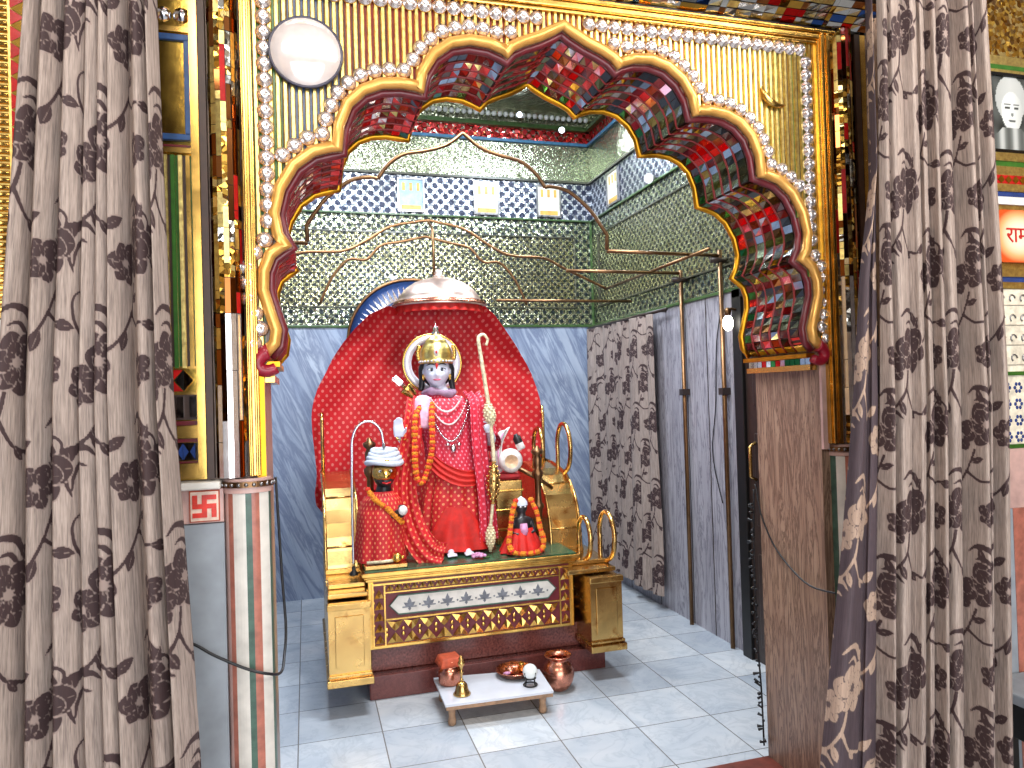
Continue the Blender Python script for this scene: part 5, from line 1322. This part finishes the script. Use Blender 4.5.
plain('figure_dark', (44, 40, 44), .3); obj('body', kb, 'figure_dark', KN, remesh=.005)
fm = MB(); fm.grid(lambda a, c: (.386+.064*math.sin(PI*(a-.5)*.9)*math.sin(PI*(.12+.76*c)), 3.85-.066*math.cos(PI*(a-.5)*.9)*math.sin(PI*(.10+.80*c))-.026*math.exp(-(((a-.5)/.16)**2+((c-.66)/.16)**2)), 1.112+.062*math.cos(PI*(.12+.76*c))), 24, 20)
obj('gold_face', fm, 'gold', KN, solid=.004)
for s in (-1, 1): obj('eye', MB().ball((.386+s*.026, 3.789, 1.122), (.010, .005, .007), 10), 'eye_white', KN); obj('pupil', MB().ball((.386+s*.025, 3.785, 1.122), (.004, .003, .004), 8), 'iris_dark', KN)
obj('mouth', MB().tube([(.366, 3.768, 1.066), (.388, 3.757, 1.061), (.410, 3.768, 1.066)], .004, 6), 'tilak_red', KN)
tb = MB()
for k_ in range(4): tb.tube([(.388+(.090-.010*k_)*math.cos(a), 3.855+(.076-.008*k_)*math.sin(a), 1.163+.019*k_+.007*math.sin(a*2+k_)) for a in np.linspace(0, 2*PI, 25)[:-1]], .0145, 8, closed=True)
tb.ball((.390, 3.855, 1.215), (.062, .052, .030), 14); plain('turban_white', (206, 214, 228), .6, 0, .06); obj('turban', tb, 'turban_white', KN)
obj('turban_jewel', MB().ball((.392, 3.778, 1.172), (.016, .008, .012), 10), 'gold', KN)
rows = []
for i in range(26):
    t_ = i/25; z = 1.015-(1.015-.664)*t_; rows.append((z, .372-.012*t_, 3.85, interp(t_, [0, .12, .3, .6, 1], [.055, .100, .124, .128, .136]), interp(t_, [0, .12, .3, .6, 1], [.055, .085, .112, .120, .128]), .006+.045*t_))
kc = MB(); loft(kc, rows, 90, k=7, ph=.3); obj('draped_cloth', kc, 'red_dotted_fine', KN)
garland([(.292, 3.775, 1.035), (.325, 3.757, .985), (.375, 3.742, .945), (.415, 3.735, .905), (.455, 3.727, .865)], .0135, 18, 'short marigold garland across the chest of the kneeling statue', alt=9)
obj('shell', MB().ball((.462, 3.715, .925), (.024, .018, .026), 12), 'shell_white', KN)
# mace lying at its knees
t = thing('gold_mace', 'small gold mace lying before the kneeling statue', 'mace', (.36, 3.72, .676))
obj('shaft', MB().tube([(.275, 3.725, .672), (.36, 3.715, .674), (.405, 3.712, .676)], .0085, 8), 'ivory_gold', t); obj('mace_head', MB().ball((.425, 3.712, .690), (.026, .024, .027), 14), 'gold', t); obj('mace_tip', MB().ball((.452, 3.712, .690), .010, 8), 'gold', t)
# gooseneck rod
gp = [(.214, 3.80, .640), (.214, 3.80, .873), (.219, 3.80, 1.18), (.226, 3.80, 1.300), (.262, 3.80, 1.368), (.320, 3.80, 1.380), (.368, 3.80, 1.335), (.382, 3.80, 1.262)]
t = thing('gooseneck_rod', 'thin silver gooseneck rod arching over the kneeling statue', 'rod', (.214, 3.80, .60))
obj('rod', MB().tube(catmull(gp, 6), .0065, 8), 'silver', t); obj('rod_foot', MB().lathe([(.022, .602), (.022, .612), (.010, .625), (.008, .645)], (.214, 3.80, 0), 16), 'black', t); obj('rod_tip', MB().ball((.383, 3.80, 1.252), (.010, .010, .018), 10), 'steel', t)

# ------------------------------------------------------------------ small dark idol at the right
ID = thing('dark_idol', 'small dark idol in red skirt wearing marigold garlands on the throne right front', 'statue', (1.11, 3.80, .640))
ib = MB(); ib.ball((1.114, 3.80, .885), (.034, .034, .040), 16); ib.tube([(1.114, 3.80, .86), (1.113, 3.80, .82)], [.020, .028], 12)
loft(ib, [(.835, 1.113, 3.80, .03, .03), (.825, 1.113, 3.80, .052, .036), (.78, 1.113, 3.80, .046, .036), (.72, 1.112, 3.80, .05, .04), (.66, 1.112, 3.80, .055, .045), (.645, 1.112, 3.80, .02, .02)], 20, cap=True)
for s in (-1, 1): 
    ib.tube([(1.113+s*.050, 3.80, .815), (1.113+s*.066, 3.775, .755), (1.113+s*.030, 3.752, .745)], [.014, .012, .009], 8)
    for i in range(4): ib.tube([(1.113+s*(.026-.006*i), 3.751, .745), (1.113+s*(.020-.006*i), 3.745, .765-.002*i)], [.004, .003], 6)
obj('body', ib, 'figure_dark', ID, remesh=.004)
obj('cap', MB().lathe([(.036, .895), (.034, .912), (.022, .928), (.008, .938), (0, .944)], (1.114, 3.80, 0), 18), 'turban_white', ID)
for s in (-1, 1): obj('eye', MB().ball((1.114+s*.013, 3.768, .889), (.006, .003, .0045), 8), 'eye_white', ID)
obj('red_garment', MB().tube([(1.113, 3.762, .80), (1.113, 3.757, .765), (1.113, 3.757, .74)], [.020, .024, .020], 10), 'rose', ID)
rows = []
for i in range(16):
    t_ = i/15; z = .775-(.775-.646)*t_; rows.append((z, 1.112, 3.80, interp(t_, [0, 1], [.062, .120]), interp(t_, [0, 1], [.050, .095]), .02+.07*t_))
ic = MB(); loft(ic, rows, 90, k=10, ph=.2); obj('skirt', ic, 'red_plain', ID)
garland([(1.072, 3.765, .925), (1.045, 3.745, .86), (1.030, 3.735, .78), (1.015, 3.715, .71), (1.035, 3.695, .665), (1.110, 3.685, .655), (1.185, 3.695, .665), (1.208, 3.715, .71), (1.195, 3.735, .78), (1.183, 3.745, .86), (1.158, 3.765, .925)], .0140, 56, 'orange marigold garland looped around the small dark idol', alt=3)
# conch, folded cloth, bottle on a brass stand right of the standing statue
t = thing('brass_stand', 'square brass stand with red cushion behind the small dark idol', 'stand', (1.10, 4.08, .64))
obj('stand_body', MB().box((1.03, 4.02, .640), (1.19, 4.20, 1.005)), 'brass', t, bevel=.008)
b = MB()
for z in (.72, .83, .94): b.box((1.024, 4.014, z), (1.196, 4.206, z+.014))
obj('stand_moulding', b, 'gold', t, bevel=.004); obj('cushion', MB().box((1.035, 4.025, 1.006), (1.185, 4.195, 1.040)), 'red_dark', t, bevel=.014)
t = thing('conch_shell', 'round white conch shell with peach opening on the red cushion', 'shell', (1.13, 4.06, 1.04))
m_ = Vector((-.12, -1, -.05)).to_track_quat('Z', 'Y').to_matrix()
obj('shell_body', MB().lathe([(0, -.085), (.012, -.075), (.020, -.06), (.042, -.045), (.062, -.02), (.072, .01), (.066, .035), (.052, .048), (.040, .050)], (1.135, 4.07, 1.115), 28, ax=m_), 'shell_white', t)
obj('shell_opening', MB().lathe([(.048, .049), (.036, .046), (.018, .030), (0, .02)], (1.135, 4.07, 1.115), 24, ax=m_), 'shell_peach', t)
t = thing('folded_cloth', 'upright white and pink folded cloth beside the conch shell', 'cloth', (1.07, 4.08, 1.04))
b = MB(); C0 = catmull([(1.065, 4.10, 1.04), (1.058, 4.10, 1.14), (1.062, 4.10, 1.21), (1.10, 4.10, 1.29)], 6)
def fold_pt(a, c):
    i = c*(len(C0)-1); i0 = min(len(C0)-2, int(i)); p = C0[i0].lerp(C0[i0+1], i-i0); w_ = .026+.024*c
    return (p.x+(a-.5)*2*w_*.9, p.y-.016*math.sin(a*PI*4)-.01, p.z+(a-.5)*w_*.7)
obj('white_cloth', MB().grid(fold_pt, 24, 24), 'shell_white', t, solid=.004)
obj('pink_stripes', MB().tube([fold_pt(.3, c) for c in np.linspace(.1, .9, 12)], .005, 6).tube([fold_pt(.62, c) for c in np.linspace(.1, .9, 12)], .005, 6), 'rose', t)
t = thing('small_bottle', 'small black and white bottle tilted above the conch shell', 'bottle', (1.19, 4.10, 1.21)); m_ = Vector((-.35, .1, .9)).to_track_quat('Z', 'Y').to_matrix()
obj('bottle_body', MB().lathe([(0, -.04), (.022, -.04), (.024, -.03), (.024, .0)], (1.185, 4.05, 1.215), 18, ax=m_), 'shell_white', t); obj('bottle_top', MB().lathe([(.0245, 0), (.0245, .035), (.014, .045), (.012, .055), (0, .056)], (1.185, 4.05, 1.215), 18, ax=m_), 'black', t)
t = thing('rose_bloom', 'pink rose bloom lying at the feet of the standing statue', 'flower', (.845, 3.735, .65))
b = MB()
for k_ in range(14):
    a = k_*2.4; r = .006+.0022*k_; b.ball((.850+r*math.cos(a), 3.735+r*math.sin(a), .656+.010*(1-k_/14)), (.012, .012, .009), 8)
obj('petals', b, 'rose', t); obj('leaf', MB().ball((.895, 3.735, .645), (.025, .012, .003), 8), 'green_gap', t)
# ------------------------------------------------------------------ low table and vessels
tb = thing('low_table', 'low white-topped wooden table on the floor before the throne', 'table', (.83, 3.42, 0))
top = [(.572, 3.262), (1.083, 3.245), (1.103, 3.525), (.575, 3.60)]
obj('table_top', MB().prism(top, .094, .104, 'XY'), 'tabletop_white', tb, bevel=.002)
obj('table_edge', MB().prism([(x+(.004 if x < .8 else -.004), y) for x, y in top], .078, .0935, 'XY'), 'table_wood', tb)
for (x, y) in ((.605, 3.285), (1.035, 3.27), (.61, 3.555), (1.05, 3.495)):
    obj('leg', MB().lathe([(.010, 0), (.018, .006), (.019, .02), (.015, .045), (.019, .078)], (x, y, 0), 14), 'table_wood', tb)
p = (.640, 3.505)
t = thing('copper_jar', 'copper jar covered with an orange cloth on the table left end', 'jar', (*p, .104))
obj('jar_body', MB().lathe([(0, .105), (.050, .105), (.054, .112), (.056, .165), (.050, .180), (.044, .186), (.044, .200), (.050, .206)], (*p, 0), 28), 'copper', t)
def cap_pt(a, c):
    x, y = (a-.5)*.116, (c-.5)*.116; r = max(abs(x), abs(y)); z = .236-max(0, r-.044)*2.6-.003*math.sin(a*20)*max(0, r-.03)*10
    return (p[0]+x*math.cos(.12)-y*math.sin(.12), p[1]+x*math.sin(.12)+y*math.cos(.12), z)
obj('cloth_cover', MB().grid(cap_pt, 24, 24), 'orange_cloth', t, solid=.003); obj('lid', MB().lathe([(.050, .206), (.052, .222), (.03, .231), (0, .232)], (*p, 0), 24), 'copper', t)
p = (.668, 3.355)
t = thing('hand_bell', 'small brass hand bell standing on the front left of the table', 'bell', (*p, .104))
obj('bell_cup', MB().lathe([(.040, .105), (.042, .109), (.034, .118), (.029, .135), (.026, .150), (.018, .160), (.006, .164)], (*p, 0), 28), 'brass', t)
obj('handle', MB().lathe([(.006, .163), (.010, .170), (.005, .178), (.006, .200), (.012, .208), (.006, .214), (.007, .232), (.016, .244), (.018, .252), (.010, .262), (.013, .268), (.006, .282), (0, .286)], (*p, 0), 16), 'brass', t)
p = (.965, 3.49)
t = thing('copper_plate', 'round copper offering plate on the table right end', 'plate', (*p, .104))
obj('dish', MB().lathe([(0, .107), (.060, .106), (.078, .113), (.092, .134), (.096, .136), (.094, .139), (.076, .118), (.058, .111), (0, .111)], (*p, 0), 36), 'copper', t)
for i, (dx, dy, r, m, nm, lab) in enumerate(((-.02, .01, .026, 'copper', 'small_bowl', 'small copper bowl in the offering plate'), (.04, .02, .020, 'gold', 'brass_pot', 'tiny brass pot in the offering plate'), (-.045, -.02, .013, 'rose', 'pink_flower', 'pink flower head in the offering plate'))):
    q = thing(nm, lab, ('bowl', 'pot', 'flower')[i], (p[0]+dx, p[1]+dy, .112))
    if i == 0: obj('bowl_wall', MB().lathe([(0, .113), (r*.6, .113), (r, .135), (r*.92, .135), (r*.5, .118), (0, .117)], (p[0]+dx, p[1]+dy, 0), 20), m, q)
    elif i == 1: obj('pot_wall', MB().lathe([(0, .113), (r*.7, .114), (r, .130), (r*.6, .146), (r*.75, .156), (r*.5, .156)], (p[0]+dx, p[1]+dy, 0), 20), m, q)
    else:
        b = MB()
        for k_ in range(10): a = k_*2.4; rr_ = .003+.0012*k_; b.ball((p[0]+dx+rr_*math.cos(a), p[1]+dy+rr_*math.sin(a), .125+.004*(1-k_/10)), (.007, .007, .006), 6)
        obj('petals', b, m, q)
p = (1.000, 3.345)
t = thing('white_globe', 'white glass globe on a black wire stand at table corner', 'globe', (*p, .104))
plain('globe_glass', (226, 228, 224), .15, 0, .04); obj('globe_body', MB().ball((*p, .170), .036, 22), 'globe_glass', t)
b = MB().tube([(p[0]+.026*math.cos(a), p[1]+.026*math.sin(a), .140) for a in np.linspace(0, 2*PI, 21)[:-1]], .0035, 6, closed=True).tube([(p[0]+.032*math.cos(a), p[1]+.032*math.sin(a), .108) for a in np.linspace(0, 2*PI, 21)[:-1]], .0035, 6, closed=True)
for k_ in range(4): a = k_*PI/2+.5; b.tube([(p[0]+.032*math.cos(a), p[1]+.032*math.sin(a), .107), (p[0]+.026*math.cos(a), p[1]+.026*math.sin(a), .140), (p[0]+.036*math.cos(a), p[1]+.036*math.sin(a), .172)], .003, 6)
obj('wire_stand', b, 'black', t)
p = (1.195, 3.50)
t = thing('copper_pot', 'round copper water pot on the floor right of the low table', 'pot', (*p, 0))
obj('pot_body', MB().lathe([(0, .001), (.040, .001), (.052, .010), (.074, .045), (.082, .080), (.078, .110), (.062, .134), (.050, .145), (.048, .152), (.056, .163), (.068, .170), (.070, .174), (.066, .176), (.050, .166), (.044, .150), (.058, .128), (.072, .10)], (*p, 0), 40), 'copper', t)
# ------------------------------------------------------------------ cables and the string of bulbs
t = thing('black_cable', 'black cable sagging across the striped pilaster at left', 'cable', (-.12, 2.14, .75), 'black cables')
obj('cord', MB().tube(catmull([(-.36, 2.16, .865), (-.305, 2.14, .846), (-.256, 2.135, .813), (-.179, 2.13, .770), (-.122, 2.138, .745), (-.088, 2.20, .722), (-.080, 2.28, .745), (-.076, 2.34, .81), (-.084, 2.36, .961), (-.092, 2.38, 1.143), (-.098, 2.42, 1.26)], 8), .0042, 8), 'cable_black', t)
t = thing('black_cable', 'thin black cable drooping across the brown marble jamb at right', 'cable', (1.76, 2.35, .8), 'black cables')
obj('cord', MB().tube(catmull([(1.765, 2.60, 1.10), (1.762, 2.587, 1.078), (1.762, 2.559, .981), (1.760, 2.48, .874), (1.757, 2.363, .800), (1.750, 2.252, .769), (1.755, 2.133, .774)], 8), .0035, 8), 'cable_black', t)
t = thing('string_light', 'black string of small unlit bulbs hanging down the right jamb edge', 'string light', (1.76, 2.595, 0))
C = catmull([(1.757, 2.597, 1.08), (1.756, 2.610, .787), (1.756, 2.605, .459), (1.757, 2.592, .263), (1.756, 2.585, .043)], 10)
obj('cord', MB().tube(C, .004, 6), 'cable_black', t); rr = random.Random(3)
for i in range(46):
    z = .06+i*.0215+rr.uniform(-.008, .008); a = rr.uniform(-1.3, 1.3); y = float(np.interp(z, [q.z for q in reversed(C)], [q.y for q in reversed(C)]))
    k_ = rr.uniform(.5, 1.25); obj('bulb', MB().tube([(1.756, y, z), (1.754-.018*k_*math.cos(a), y+.022*k_*math.sin(a), z+rr.uniform(-.012, .014))], [.003, rr.uniform(.004, .008)], 6), 'cable_black', t)
t = thing('hanging_cord', 'thin black cord hanging between brass posts on the right shrine wall', 'cord', (XR-.02, 3.85, 1.3))
obj('cord', MB().tube(catmull([(XR-.02, 3.74, 1.95), (XR-.02, 3.80, 1.75), (XR-.02, 3.83, 1.4), (XR-.02, 3.88, 1.1), (XR-.02, 3.79, .82)], 8), .0035, 6), 'cable_black', t)
